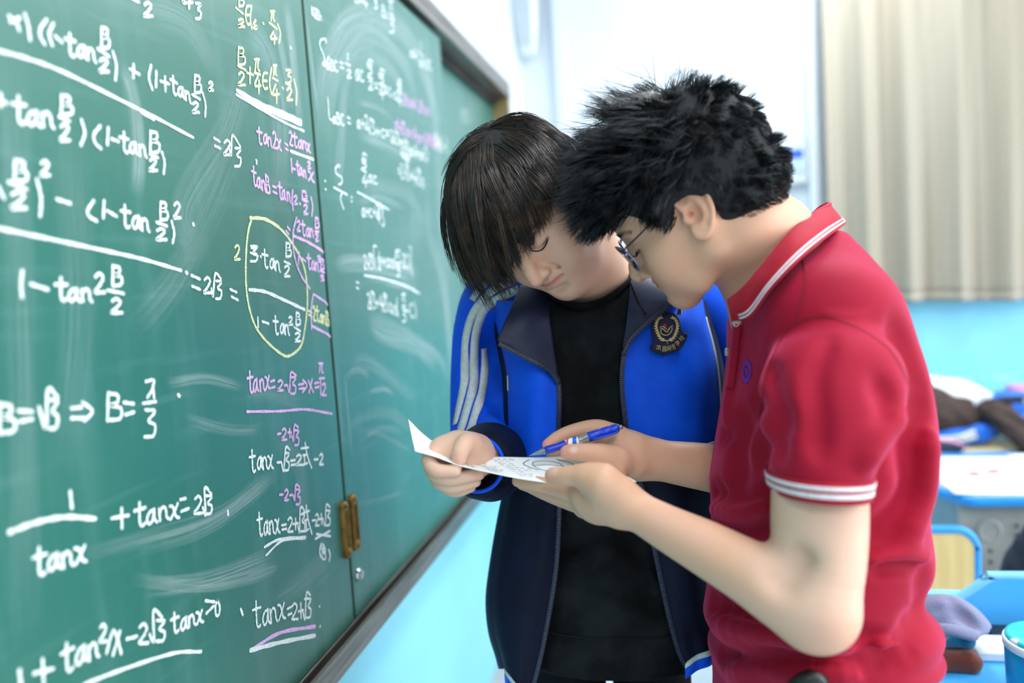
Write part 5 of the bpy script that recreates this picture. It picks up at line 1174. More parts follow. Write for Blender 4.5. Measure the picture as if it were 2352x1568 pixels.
for m_ in (1, -1):
    r = lens_ring(m_); g = MB(); g.tube(np.vstack([r, r[:2]]), .0011, 8, cap=False); g.obj('lens_frame', rim_l, EG, smooth=True)
    g = MB(); g.grid(np.array([lens_ring(m_, s, 40, .0006) for s in (.98, .6, .02)]), closed=True); g.obj('lens', lens_m, EG, smooth=True, solid=.0012)
    pts = [th.q(m_ * .0605, .0935, .014), th.q(m_ * .070, .088, .0175), th.q(m_ * .0745, .060, .0215), th.q(m_ * .0775, .020, .029), th.q(m_ * .0800, -.004, .033), th.q(m_ * .0790, -.022, .026), th.q(m_ * .0755, -.034, .010)]
    q = W3(spline(np.array(pts), 40)); g = MB(); g.tube(q[:30], .0010, 8); g.obj('temple', gl_m, EG, smooth=True); g = MB(); g.tube(q[28:], np.linspace(.0016, .002, len(q[28:])), 8); g.obj('temple_tip', tip_m, EG, smooth=True)
    g = MB(); g.tube(W3(spline(np.array([th.q(m_ * .012, .1015, .002), th.q(m_ * .0105, .096, .000), th.q(m_ * .0115, .0925, -.004)]), 8)), .0006, 6); g.obj('nose_pad_arm', gl_m, EG, smooth=True)
g = MB(); g.tube(W3(spline(np.array([th.q(-.0085, .104, .009), th.q(0, .106, .0115), th.q(.0085, .104, .009)]), 10)), .0011, 8); g.obj('bridge', gl_m, EG, smooth=True)

# ------------------------------------------------------------------ polo shirt
red_f = MatB('red_pique', '#a00c2c', .72, .2).vary(9, '#980b29', .4, .7).weave(1300, .35, .0006).sheen(.8, .38, '#ff6a98')
red_d = MatB('red_rib_collar', '#a80f28', .72, .25).vary(40, '#980c22', .4, .7, stretch=(1, 1, 1)).weave(900, .35, .0006).sheen(.3, .45, '#ff7fa0')
pol = Field()
pol.tab([(556, 1830, 1950, 1.005, .050), (610, 1768, 2016, 1.005, .095), (670, 1705, 2064, 1.003, .145), (740, 1674, 2095, 1.0, .165), (850, 1664, 2135, 1.0, .172), (950, 1650, 2152, 1.0, .170), (1040, 1634, 2158, 1.0, .165), (1100, 1629, 2154, 1.0, .160), (1165, 1632, 2143, 1.0, .156), (1260, 1632, 2146, 1.0, .155),
         (1340, 1620, 2144, 1.0, .157), (1400, 1616, 2142, 1.0, .158), (1440, 1622, 2146, 1.0, .158), (1472, 1634, 2154, 1.0, .158), (1520, 1646, 2146, 1.0, .158), (1570, 1652, 2120, 1.0, .158), (1650, 1650, 2110, 1.0, .158)], 0, n=2.25, rnd=.008, fit=True)
pol.chain([C(1890, 732, .890), C(1850, 678, 1.0), C(1800, 735, 1.13)], [.058, .062, .055], .05, kk=.04)
slv = Tab([(735, 1850, 1985, .852, .032), (790, 1775, 2058, .838, .058), (850, 1748, 2085, .826, .064), (920, 1738, 2086, .816, .066), (1000, 1746, 2066, .808, .065), (1060, 1755, 2036, .803, .064), (1105, 1763, 2012, .800, .0635), (1131, 1768, 2003, .799, .063)], 2.2, True)
pol.add(lambda p: slv.f(p, .004), .016, slv.lo, slv.hi)
pol.chain([C(1815, 735, 1.15), C(1790, 860, 1.17), C(1780, 990, 1.18)], [.062, .064, .062], .03, n=10, kk=.01)
nk0, nk1 = C(1735, 545, .98), C(1835, 690, 1.0)
pol.chain([nk0, nk1], [.066, .070], .012, '-')
def folds(F, lst, d0, d1):
    pre = [(F.onto(spline(np.array(q, float), 12), d0, d1), r, k, op) for q, r, k, op in lst]
    for q, r, k, op in pre: F.chain(q, np.r_[r * .3, np.linspace(r, r, 10), r * .3], k, op)
folds(pol, [                               # sleeve against the chest
            ([(1660, 1000), (1700, 985), (1745, 930)], .006, .022, '-'), ([(1680, 1080), (1720, 1080), (1760, 1020)], .006, .022, '-'), ([(1640, 1130), (1700, 1150), (1765, 1140)], .008, .025, '-'), ([(1640, 1215), (1700, 1210), (1775, 1180)], .008, .025, '-'),
            ([(1640, 1170), (1700, 1182), (1760, 1165)], .006, .022, '+'),
            ([(1985, 1300), (2040, 1283), (2100, 1292)], .006, .014, '-'), ([(1990, 1285), (2060, 1270), (2130, 1285)], .005, .022, '+'), ([(2010, 1310), (2070, 1302), (2110, 1305)], .004, .012, '-'),
            ([(1640, 1385), (1720, 1420), (1800, 1460)], .010, .03, '-'), ([(1640, 1430), (1740, 1450), (1850, 1470), (1960, 1478)], .007, .022, '+'), ([(1900, 1450), (1980, 1462), (2080, 1478)], .006, .012, '-'), ([(2015, 1490), (2040, 1500), (2025, 1520)], .005, .01, '-'),
            ([(2010, 1485), (2060, 1482), (2085, 1470)], .005, .012, '+'), ([(1660, 1500), (1750, 1520), (1860, 1530), (1990, 1528), (2090, 1500)], .006, .02, '-'), ([(1680, 1535), (1800, 1548), (1960, 1545)], .006, .02, '+'),
            ([(2060, 760), (2100, 850), (2105, 960), (2090, 1060)], .009, .03, '-'), ([(2125, 900), (2120, 1040), (2080, 1160), (2000, 1240)], .007, .03, '-'), ([(2135, 1000), (2125, 1130), (2090, 1230)], .006, .025, '+'), ([(2130, 1320), (2120, 1400), (2090, 1450)], .006, .03, '-'),
            ([(1700, 960), (1690, 1040), (1680, 1110)], .007, .03, '-'), ([(1700, 740), (1690, 830), (1670, 960)], .004, .02, '+')], .65, 1.25)
folds(pol, [([(1905, 780), (1875, 860), (1880, 960), (1882, 1040)], .004, .018, '-'), ([(1800, 960), (1785, 1000), (1790, 1040)], .004, .02, '-'), ([(2020, 880), (2045, 940), (2030, 1000)], .006, .022, '-'), ([(2070, 960), (2020, 1010), (1990, 1060)], .004, .02, '+'), ([(1768, 850), (1778, 930), (1772, 990)], .004, .025, '-')], .60, 1.0)
# hollow at the sleeve mouths
for yb, cx, d, rx, rz in ((1131, 1885, .799, .0475, .056),):
    y0 = C(cx, yb, d)[1]; c = C(cx, yb, d)
    def hole(p, c=c): return np.maximum(slv.f(p - np.array([0, np.clip(0, 0, 1), 0]), .0005) + .0058 - np.maximum(p[:, 1] - slv.t1 + .004, 0) * 3, np.maximum(c[1] - .03 - p[:, 1], p[:, 1] - slv.t1 - .008))
    pol.add(hole, .003, c - .08, c + .08, '-')
po_, _, _ = sdf_obj('polo_shirt', pol, .0026 / HQ, red_f, TE, 2)
# sleeve band with two white lines
def sleeve_ring(py0, py1, off, mat, name, dv=.799):
    m = MB(); y0, y1 = C(1885, py0, dv)[1], C(1885, py1, dv)[1]
    G = [[W3(p) for p in slv.ring(min(y, slv.t1), off, 72)] for y in np.linspace(y0, y1, 5)]; m.grid(np.array(G), closed=True); return m.obj(name, mat, TE, smooth=True, solid=.0012)
whiteknit = MatB('white_knit_stripe', '#efe6ea', .7).vary(300, '#dccfd6').bump(1500, .25, .0004)
sleeve_ring(1084, 1131, .0008, red_d, 'sleeve_band'); sleeve_ring(1093, 1102, .0020, whiteknit, 'sleeve_stripe'); sleeve_ring(1109, 1119, .0020, whiteknit, 'sleeve_stripe')
# collar: folded leaf with two white lines near its edge
top = [(1672, 690, .935), (1706, 664, .905), (1752, 610, .890), (1812, 538, .905), (1866, 492, .955), (1905, 470, 1.010), (1880, 480, 1.060), (1800, 560, 1.10), (1720, 640, 1.06), (1688, 684, .985)]
low = [(1682, 738, .918), (1724, 728, .888), (1772, 664, .862), (1836, 598, .862), (1895, 549, .900), (1939, 517, .975), (1925, 524, 1.075), (1850, 620, 1.14), (1750, 720, 1.08), (1700, 760, .985)]
mid = [tuple(np.array(a) * .5 + np.array(b) * .5 + np.array([0, 0, -.008])) for a, b in zip(top, low)]
inn = [(a[0] + 14, a[1] + 12, a[2] + (.012 if i < 5 else -.012)) for i, a in enumerate(top)]; inn[5] = (1893, 486, 1.006)
GCo = patch([inn, [(a[0] + 3, a[1] + 0, a[2] + .004 * (1 if i < 5 else -1)) for i, a in enumerate(top)], top, mid, low], 90, 40)
m = MB(); m.grid(W3(GCo)); m.obj('collar', red_d, TE, smooth=True, solid=.0025)
def col_band(v0, v1, name):
    K = np.array([[GCo[i, int(39 * (1 - 0))] * 1.0 for _ in (0,)] for i in range(90)])
    rows = []
    for v in np.linspace(v0, v1, 4):
        j = v * 39; a = int(j); f_ = j - a; rows.append(GCo[:, a] * (1 - f_) + GCo[:, min(a + 1, 39)] * f_)
    K = np.stack(rows, 1); n_ = np.cross(np.gradient(K, axis=0), np.gradient(K, axis=1)); n_ /= np.linalg.norm(n_, axis=2)[..., None] + 1e-9
    K = K + n_ * np.where(n_[..., 2:3] < 0, 1, -1) * .0020
    m = MB(); m.grid(W3(K[5:62])); m.obj(name, whiteknit, TE, smooth=True, solid=.001)
col_band(.865, .895, 'collar_stripe'); col_band(.925, .955, 'collar_stripe')
# seams, placket, buttons, chest emblem
sm_r = MatB('red_seam', '#8e0b20', .8).vary(200, '#7d081a')
def seam(pts, w=.0016, mat=sm_r, name='seam', F=pol, d0=.6, d1=1.2, off=.0006):
    G = ribbon(F, pts, w, d0, d1, off, 50); m = MB(); m.grid(W3(G)); return m.obj(name, mat, TE, smooth=True)
seam([(1745, 960), (1765, 850), (1812, 755), (1880, 728), (1960, 748), (2040, 800), (2082, 870), (2088, 920)], .0022)
seam([(1842, 594), (1850, 650), (1838, 700), (1832, 728)], .0022); seam([(1876, 1462), (1878, 1500), (1879, 1540)], .0022); seam([(1702, 740), (1690, 800), (1682, 880)], .0018)
plk = MB(); plk.grid(W3(ribbon(pol, [(1696, 745), (1690, 790), (1684, 850), (1679, 890)], .014, .7, 1.2, .0024, 24))); plk.obj('placket', red_f, TE, smooth=True, solid=.002)
btn = MatB('pearl_button', '#d8d4cc', .25, .6).vary(120, '#b9b4aa')
for (x, y) in ((1697, 741), (1675, 808)):
    c = C(x, y, pol.hit(x, y, .7, 1.2)); n_ = pol.grad(c)[0]; m = MB(); m.lathe([(.0001, .0015), (.0036, .0016), (.0048, .0034), (.0054, .0034), (.0056, .0015), (.0056, -.002)], W3(c + n_ * .0018), R @ n_, 22)
    m.obj('button', btn, TE, smooth=True)
emb = MatB('violet_chest_emblem', '#6a3cc8', .6).vary(300, '#4f35b8').bump(1500, .2, .0004)
em = spline(np.array([(1716, 831), (1709, 843), (1708, 858), (1712, 872), (1718, 873), (1724, 860), (1725, 843), (1720, 832), (1716, 831)], float), 40)
G = ribbon(pol, em, .0050, .7, 1.2, .001, 60); m = MB(); m.grid(W3(G)); m.obj('chest_emblem', emb, TE, smooth=True)
G = ribbon(pol, [(1712, 846), (1718, 852), (1715, 862)], .003, .7, 1.2, .001, 20); m = MB(); m.grid(W3(G)); m.obj('chest_emblem', emb, TE, smooth=True)
# trousers, pouch on the belt, shoes
tp = Field(); hL, hR = C(1885, 1600, .925), C(1880, 1590, 1.075)
tp.tab([(1480, 1700, 2070, 1.0, .118), (1560, 1698, 2078, 1.0, .122), (1640, 1690, 2090, 1.0, .13), (1700, 1685, 2100, 1.0, .14)], 0, n=2.3, fit=True)
for hp in (hL, hR):
    L_ = zdrop(hp); tp.chain([hp + DN * .07, hp + DN * (L_ * .45), hp + DN * (L_ - .09)], [.088, .072, .058], .02, n=12)
sdf_obj('trousers', tp, .006 * hc, MatB('dark_blue_trousers', '#1d2238', .75).vary(30, '#262c46').weave(1200, .2, .0005), TE, 1)
for hp in (hL, hR):
    b = hp + DN * (zdrop(hp) - .002); fw = R.T @ np.array([-1., .05, 0])
    s_ = Field(); s_.chain([b - DN * .045 - fw * .04, b - DN * .05 + fw * .06, b - DN * .034 + fw * .18], [.040, .043, .036], 0, kk=.02); s_.chain([b - DN * .05, b - DN * .10], [.046, .046], .02)
    V, F_ = s_.mesh(.006); Wv = W3(V); Wv[:, 2] = np.maximum(Wv[:, 2], .0); link_mesh('shoe', Wv, F_.astype(np.int32), shoe_m, TE)
bp_m = MatB('black_leather', '#0e1413', .4, .4).vary(60, '#161f1d').bump(400, .2, .0005)
m = MB(); y0 = 1552
m.grid(W3(patch([[(1806, 1580, .838), (1822, 1556, .832), (1858, 1541, .828), (1886, 1548, .832), (1896, 1580, .840)], [(1804, 1640, .838), (1822, 1640, .830), (1858, 1640, .826), (1886, 1640, .830), (1898, 1640, .840)]], 24, 6))); m.obj('belt_pouch', bp_m, TE, smooth=True, solid=.012)
# ------------------------------------------------------------------ the sheet of paper and the pen
paper_m = MatB('white_paper', '#fbfcfc', .75, .25).vary(30, '#f4f6f6', .4, .8)
near = [(953, 1036, .955), (1000, 1049, .952), (1056, 1069, .950), (1120, 1084, .948), (1200, 1100, .946), (1290, 1112, .945), (1380, 1117, .950), (1462, 1106, .962)]
far = [(938, 963, 1.000), (972, 996, 1.010), (1018, 1030, 1.015), (1064, 1057, 1.012), (1112, 1049, 1.018), (1220, 1050, 1.022), (1340, 1051, 1.024), (1440, 1092, 1.015)]
midr = [tuple(np.array(a) * .5 + np.array(b) * .5 + np.array([0, 2. if i < 3 else 0, .002])) for i, (a, b) in enumerate(zip(near, far))]
PG = patch([near, midr, far], 70, 20)
m = MB(); m.grid(W3(PG)); sheet = m.obj('paper_sheet', paper_m, None, smooth=True, solid=.0006)
tag(sheet, 'white exercise sheet held between the two people, curling up at one end', 'paper')
ink = MatB('grey_green_ink', '#7d9a98', .8).vary(200, '#5f7f80')
def on_sheet(u, v):
    a, b = u * 69, v * 19; i, j = int(min(a, 68)), int(min(b, 18)); fa, fb = a - i, b - j
    q = PG[i, j] * (1 - fa) * (1 - fb) + PG[i + 1, j] * fa * (1 - fb) + PG[i, j + 1] * (1 - fa) * fb + PG[i + 1, j + 1] * fa * fb
    return q + np.array([0, -.0007, -.0003])
m = MB()
def ink_line(uv, w=.0006):
    q = np.array([on_sheet(*p) for p in spline(np.array(uv, float), 14)]); t = np.gradient(q, axis=0); t /= np.linalg.norm(t, axis=1)[:, None] + 1e-9
    s_ = np.cross(t, [0, -1., 0]); s_ /= np.linalg.norm(s_, axis=1)[:, None] + 1e-9; m.grid(W3(np.stack([q - s_ * w, q + s_ * w], 1)))
for k in range(9):
    v = .18 + .085 * k
    for u0 in (.34, .46, .58):
        for n_ in range(rng.integers(3, 6)):
            u = u0 + n_ * .018 + rng.uniform(0, .006); ink_line([(u, v + rng.uniform(0, .015)), (u + .006, v + rng.uniform(.015, .04)), (u + .012, v + rng.uniform(-.01, .02))], .00045)
th_ = np.linspace(0, 2 * np.pi, 15); ink_line(np.c_[.735 + .045 * np.cos(th_), .66 + .20 * np.sin(th_)], .0007); ink_line([(.70, .9), (.665, .7), (.69, .5)], .0008); ink_line([(.775, .9), (.81, .75), (.80, .55)], .0008); ink_line([(.69, .66), (.735, .72), (.79, .64)], .0006)
m.obj('pencil_notes', ink, sheet, fix=False)

pen0, pen1 = C(1216, 1046, .990), C(1430, 979, 1.004)
ax_ = pen1 - pen0; PL = np.linalg.norm(ax_); axw = R @ (ax_ / PL)
PEN = thing('ballpoint_pen', W3(pen0), 'blue click pen pointing over the paper, clear barrel with a small label', 'pen')
pblue = MatB('blue_pen_plastic', '#0d3fd0', .28, .5).vary(80, '#0a35b8'); pclear = MatB('clear_barrel', '#d8dfe4', .12, .5); pclear.vary(100, '#c3cbd0'); pclear.b.inputs['Transmission Weight'].default_value = .75
plabel = MatB('pen_label', '#e9eef2', .4); steel = MatB('pen_tip_metal', '#9aa3a6', .3, .5, .8).vary(100, '#7c8588')
# white label with a blue and a red panel
tcx = plabel.n('ShaderNodeTexCoord'); sep = plabel.n('ShaderNodeSeparateXYZ'); plabel.l(tcx.outputs['Generated'], sep.inputs[0])
fb_ = plabel.ramp(sep.outputs['X'], [(.0, 0.), (.56, 0.), (.57, 1.), (.82, 1.), (.83, 0.)]); fr_ = plabel.ramp(sep.outputs['X'], [(.0, 0.), (.16, 0.), (.17, 1.), (.3, 1.), (.31, 0.)])
plabel.base(plabel.mixc(fb_, plabel.mixc(fr_, plabel.col, lin('#d35a6a')), lin('#2a63c8')))
def pseg(name, prof, mat, n=22, cap=True):
    m = MB(); m.lathe([(r, t * PL) for t, r in prof], W3(pen0), axw, n, cap); return m.obj(name, mat, PEN, smooth=True)
pseg('tip', [(0, .0006), (.03, .0010), (.10, .0030), (.155, .0042), (.165, .0043)], steel)
pseg('grip', [(.165, .0046), (.19, .0052), (.25, .0050), (.30, .0046), (.36, .0053), (.40, .0054)], pblue)
pseg('label', [(.385, .0051), (.39, .0056), (.515, .0056), (.52, .0051)], plabel)
pseg('barrel', [(.515, .0053), (.52, .0054), (.63, .0054), (.635, .0050)], pclear)
m = MB(); m.lathe([(.0016, .40 * PL), (.0016, .66 * PL)], W3(pen0), axw, 10); m.obj('refill', steel, PEN, smooth=True)
pseg('cap_sleeve', [(.62, .0050), (.63, .0060), (.66, .0062), (.76, .0060), (.765, .0056), (.78, .0056), (.785, .0060), (.86, .0060), (.865, .0056), (.88, .0056), (.885, .0059), (.94, .0056), (.955, .0046)], pblue)
pseg('clicker', [(.95, .0030), (.985, .0030), (.998, .0022), (1.0, .0006)], steel)
upc = np.cross(R @ np.array([0, 0, 1.]), axw); upc /= np.linalg.norm(upc); dwn = upc if (R.T @ upc)[1] > 0 else -upc; vw = R @ np.array([0, 0, -1.])
m = MB(); cl = [W3(pen0) + axw * PL * t + (vw * .9 + dwn * .45) / 1.006 * o for t, o in ((.66, .0066), (.70, .0078), (.80, .0086), (.90, .0086), (.93, .0060))]; m.tube(spline(np.array(cl), 16), .0016, 8, ell=1.6); m.obj('clip', pblue, PEN, smooth=True)

# ------------------------------------------------------------------ things on the walls
sp_m = MatB('white_speaker_plastic', (.90, .93, .95), .5).vary(40, (.85, .89, .92)); gr_m = MatB('speaker_grille', (.78, .83, .86), .6).vary(200, (.7, .75, .78)).bump(900, .4, .001)
SPK = thing('wall_speaker', (-.02, 3.72, 2.42), 'white wedge speaker mounted high on the wall in the corner', 'speaker')
m = MB(); sec = []
for z, w, dpt in ((2.425, .030, .045), (2.44, .040, .07), (2.55, .055, .11), (2.70, .065, .135), (2.80, .066, .13), (2.81, .060, .12)):
    sec.append([(-.055 + w * c_, 3.74 - dpt * (.5 + .5 * s_) + .02, z) for c_, s_ in [(math.copysign(abs(math.cos(t)) ** .5, math.cos(t)), math.copysign(abs(math.sin(t)) ** .5, math.sin(t))) for t in np.linspace(0, 2 * np.pi, 32, endpoint=False)]])
m.grid(np.array(sec), closed=True); m.f += [tuple(range(32)), tuple(160 + i for i in range(32))]; m.mi += [0, 0]; m.obj('cabinet', sp_m, SPK, smooth=True)
m = MB(); m.grid(np.array([[(-.055 + w * q, 3.755 - dpt + .003 - .004, z) for q in np.linspace(-.7, .7, 8)] for z, w, dpt in ((2.46, .042, .078), (2.55, .055, .11), (2.70, .065, .135), (2.78, .066, .131))])); m.obj('grille', gr_m, SPK, solid=.003)
m = MB(); m.box((-.07, 3.74, 2.50), (-.04, 3.8, 2.56)); m.box((-.075, 3.79, 2.46), (-.035, 3.8, 2.60)); m.obj('bracket', alum_d, SPK, bevel=.002)
EB = thing('electrical_box', (1.09, 3.78, 1.76), 'pale grey wall box with a blue window beside the curtain', 'electrical box')
gp = MatB('grey_box_plastic', (.80, .84, .85), .5).vary(30, (.75, .79, .8)); bw = MatB('blue_window', (.20, .38, .78), .15, .5).vary(20, (.16, .32, .7)); pl_ = MatB('pale_blue_panel', (.72, .82, .92), .3).vary(30, (.66, .77, .88))
m = MB(); m.box((1.015, 3.755, 1.745), (1.16, 3.8, 1.965)); m.obj('housing', gp, EB, bevel=.008, seg=3)
m = MB(); m.box((1.03, 3.749, 1.80), (1.145, 3.757, 1.91)); m.obj('door', pl_, EB, bevel=.003); m = MB(); m.box((1.036, 3.745, 1.858), (1.138, 3.751, 1.895)); m.obj('window', bw, EB, bevel=.002)
m = MB(); m.box((1.08, 3.745, 1.812), (1.095, 3.75, 1.826)); m.obj('latch', alum_d, EB, bevel=.002)
# curtain
cur_m = MatB('cream_curtain', '#a39d8f', .85, .15).vary(6, '#9b9484', .4, .7, 3, (1, 1, .1)).weave(500, .2, .0006).sheen(.2, .5)
nx, nz = 330, 26; xs_ = np.linspace(1.225, 3.6, nx); G = np.zeros((nx, nz, 3))
for j, z in enumerate(np.linspace(1.195, 2.99, nz)):
    tz = (z - 1.195) / 1.8
    w = .030 * np.sin(xs_ * 31 + 1.2 * np.sin(xs_ * 4.3) + .25 * np.sin(2.5 * tz + xs_)) + .012 * np.sin(xs_ * 57 + 2 * np.sin(xs_ * 7) + .6 * tz) + .003 * np.sin(xs_ * 121 + 1.4)
    G[:, j, 0] = xs_ + .006 * np.sin(xs_ * 40) * tz; G[:, j, 1] = 3.69 + w * (1 - .25 * tz); G[:, j, 2] = z + .008 * np.sin(xs_ * 9) * (1 - tz)
CU = thing('curtain', (2.4, 3.69, 1.19), 'long cream pleated curtain hanging on the wall above the blue dado', 'curtain')
m = MB(); m.grid(G); m.obj('cloth', cur_m, CU, smooth=True, solid=.003)
m = MB(); K = np.concatenate([G[:, :1] + np.array([0, -.0025, .0]), G[:, :1] * 0 + G[:, :1] + np.array([0, -.0025, .035])], 1); m.grid(K); m.obj('hem', cur_m, CU, smooth=True, solid=.002)
m = MB(); m.tube(np.array([(1.18, 3.70, 3.02), (3.7, 3.70, 3.02)]), .012, 12); m.obj('rod', chrome, CU, smooth=True)
scr = MB()
for a, b, z in ((1.74, 1.83, .835), (1.86, 1.875, .842), (1.90, 1.97, .838), (1.98, 2.0, .84)): scr.box((a, 3.7985, z), (b, 3.7995, z + .012))
sc_o = scr.obj('paint_scuff', MatB('pale_scuff', (.78, .95, .98), .7).vary(60, (.6, .9, .96)), bpy.data.objects['wall_side_dado'])

# ------------------------------------------------------------------ desks
desk_blue = MatB('sky_blue_desk_edge', '#2f9cf0', .35, .4).vary(12, '#2a92e6'); desk_top = MatB('light_blue_desk_top', '#4cb0f2', .35, .4).vary(8, '#45a8ec')
wood_m = MatB('pale_beech_laminate', '#e2cf98', .45).vary(5, '#d2bb80', .38, .66, 4, (9, 9, .6)); grey_b = MatB('grey_desk_plastic', '#9aa0a2', .5).vary(14, '#8f9597'); dark_m = MatB('black_plastic', '#1b1f2a', .45).vary(40, '#262b38')
steel_leg = MatB('grey_steel_leg', '#8e979c', .4, .5, .3).vary(40, '#7f888d')
def slab(outline, z0, z1, r=.0):
    m = MB(); o = np.array(outline); n = len(o); m.grid(np.array([np.c_[o, np.full(n, z)] for z in (z0, z1)]), closed=True); b = len(m.v) - 2 * n
    m.f += [tuple(b + i for i in range(n)), tuple(b + n + i for i in range(n))]; m.mi += [0, 0]; return m
def rrect(x0, x1, y0, y1, r, n=7):
    o = []
    for cx, cy, a in ((x1 - r, y1 - r, 0), (x0 + r, y1 - r, 90), (x0 + r, y0 + r, 180), (x1 - r, y0 + r, 270)):
        for k in range(n): t = math.radians(a + 90 * k / (n - 1)); o.append((cx + r * math.cos(t), cy + r * math.sin(t)))
    return o
def legs(parent, x0, x1, y0, y1, z1, mat=steel_leg):
    for x in (x0, x1):
        m = MB(); m.box((x - .022, (y0 + y1) / 2 - .03, .03), (x + .022, (y0 + y1) / 2 + .03, z1)); m.box((x - .025, y0, 0), (x + .025, y1, .035)); m.obj('leg', mat, parent, bevel=.006)
# desk beside the man: blue top, raised blue bookrest, dark pen tray
D1 = thing('school_desk', (1.25, 1.32, 0), 'nearest desk with sky blue top, curved raised bookrest and dark tray', 'desk')
slab(rrect(.925, 1.58, 1.10, 1.525, .035), .735, .76).obj('desk_top', desk_top, D1, bevel=.006, seg=3)
pr = [(1.00, .765), (1.00, .795), (1.03, .806), (1.055, .822), (1.075, .838), (1.092, .848), (1.115, .8515), (1.50, .8515), (1.53, .845), (1.54, .83), (1.54, .765)]
m = MB(); m.add([(x, 1.50, z) for x, z in pr] + [(x, 1.515, z) for x, z in pr], [tuple(range(len(pr))), tuple(range(2 * len(pr) - 1, len(pr) - 1, -1))] + [(i, (i + 1) % len(pr), len(pr) + (i + 1) % len(pr), len(pr) + i) for i in range(len(pr))]); m.obj('bookrest', desk_top, D1, bevel=.002)
edge_l = MatB('pale_blue_edge_band', '#86d2f4', .4).vary(20, '#7ac9ee'); m = MB(); m.tube(spline(np.array([(x, 1.5075, z + .003) for x, z in pr[1:-1]]), 50), .0085, 10); m.obj('edge_band', edge_l, D1, smooth=True)
m = MB(); m.box((.93, 1.520, .70), (1.56, 1.535, .812)); m.obj('back_board', wood_m, D1, bevel=.002); m = MB(); m.box((.925, 1.518, .810), (1.10, 1.537, .8155)); m.obj('board_edge', edge_l, D1, bevel=.001)
m = MB(); m.box((1.075, 1.452, .76), (1.5, 1.499, .769)); m.box((1.075, 1.447, .76), (1.5, 1.453, .775)); m.obj('pen_tray', dark_m, D1, bevel=.002)
m = MB(); m.box((.97, 1.14, .60), (1.53, 1.50, .735)); m.obj('book_box', grey_b, D1, bevel=.01); legs(D1, 1.0, 1.5, 1.13, 1.49, .60)
# second desk with sheets on it
D2 = thing('school_desk', (1.58, 2.53, 0), 'second desk with grey plastic end, bright blue rim and loose white sheets', 'desk')
o2 = [(1.265, 2.40), (1.30, 2.32), (1.325, 2.305), (1.60, 2.305), (1.86, 2.305), (1.885, 2.33), (1.885, 2.70), (1.85, 2.755), (1.40, 2.77), (1.30, 2.765), (1.265, 2.74)]
slab(o2, .728, .757).obj('desk_rim', desk_blue, D2, bevel=.010, seg=4)
slab([((x - 1.58) * .955 + 1.58, (y - 2.53) * .94 + 2.53) for x, y in o2], .7565, .7585).obj('desk_top', wood_m, D2)
m = MB(); m.box((1.30, 2.335, .10), (1.86, 2.365, .73)); 
for cx in (1.375, 1.51): m.lathe([(.034, 0), (.031, .006), (.026, .009), (.024, .006), (.001, .006)], (cx, 2.335, .655), (0, -1, 0), 28); m.box((cx - .024, 2.330, .30), (cx + .024, 2.337, .655))
m.obj('end_panel', grey_b, D2, bevel=.004)
m = MB(); m.box((1.30, 2.365, .42), (1.86, 2.72, .73)); m.obj('book_box', MatB('grey_book_box', '#8b9ba6', .55).vary(14, '#8293a0'), D2, bevel=.006)
hol = MatB('dark_bolt_hole', '#3a3533', .6).vary(60, '#4a4542')
for cx, zz in [(1.375, z) for z in (.632, .60, .568, .536)] + [(1.442, .67), (1.442, .645), (1.51, .64)]:
    m = MB(); m.lathe([(.0055, 0), (.0055, .002), (.003, .001), (.001, .001)], (cx, 2.331, zz), (0, -1, 0), 14); m.obj('bolt', hol, D2)
m = MB(); m.lathe([(.009, 0), (.008, .004), (.001, .006)], (1.376, 2.331, .498), (0, -1, 0), 16); m.obj('screw_cap', grey_b, D2, smooth=True)
m = MB(); m.box((1.425, 2.329, .588), (1.455, 2.337, .600)); m.obj('latch', MatB('orange_latch', '#b5673a', .5).vary(60, '#a0562c'), D2, bevel=.002)
legs(D2, 1.34, 1.82, 2.35, 2.72, .42)
for k, (x0, x1, y0, y1, a, lab) in enumerate(((1.285, 1.62, 2.325, 2.735, .01, 'white worksheet with two red dashes lying on the second desk'), (1.56, 1.86, 2.345, 2.74, -.03, 'plain white sheet overlapping the worksheet on the second desk'))):
    c_, s_ = math.cos(a), math.sin(a); cx, cy = (x0 + x1) / 2, (y0 + y1) / 2; GG = np.zeros((14, 14, 3))
    for i, u in enumerate(np.linspace(-1, 1, 14)):
        for j, v in enumerate(np.linspace(-1, 1, 14)):
            dx, dy = u * (x1 - x0) / 2, v * (y1 - y0) / 2; GG[i, j] = (cx + dx * c_ - dy * s_, cy + dx * s_ + dy * c_, .7600 + .0045 * k + .0012 * (1 + math.sin(3 * u + 2 * v + k)))
    m = MB(); m.grid(GG); ps = m.obj('paper_sheet', paper_m, None, smooth=True, solid=.0008); tag(ps, lab, 'paper')
    if k == 0:
        rd = MatB('red_mark', '#cf3a2a', .7).vary(60, '#d4503f')
        for p0, p1 in (((2226, 1087), (2250, 1084)), ((2268, 1082), (2296, 1078))):
            a_, b_ = on_z(*p0, .766), on_z(*p1, .766); m = MB(); t = (b_ - a_) / np.linalg.norm(b_ - a_); n_ = np.array([-t[1], t[0], 0]) * .009; m.box((-.5, -.5, -.5), (.5, .5, .5), np.vstack([np.c_[(b_ - a_), n_ * 3.4, np.array([0, 0, .0012]), (a_ + b_) / 2 - np.array([0, 0, .0018])], [0, 0, 0, 1]])); m.obj('red_dash', rd, ps)
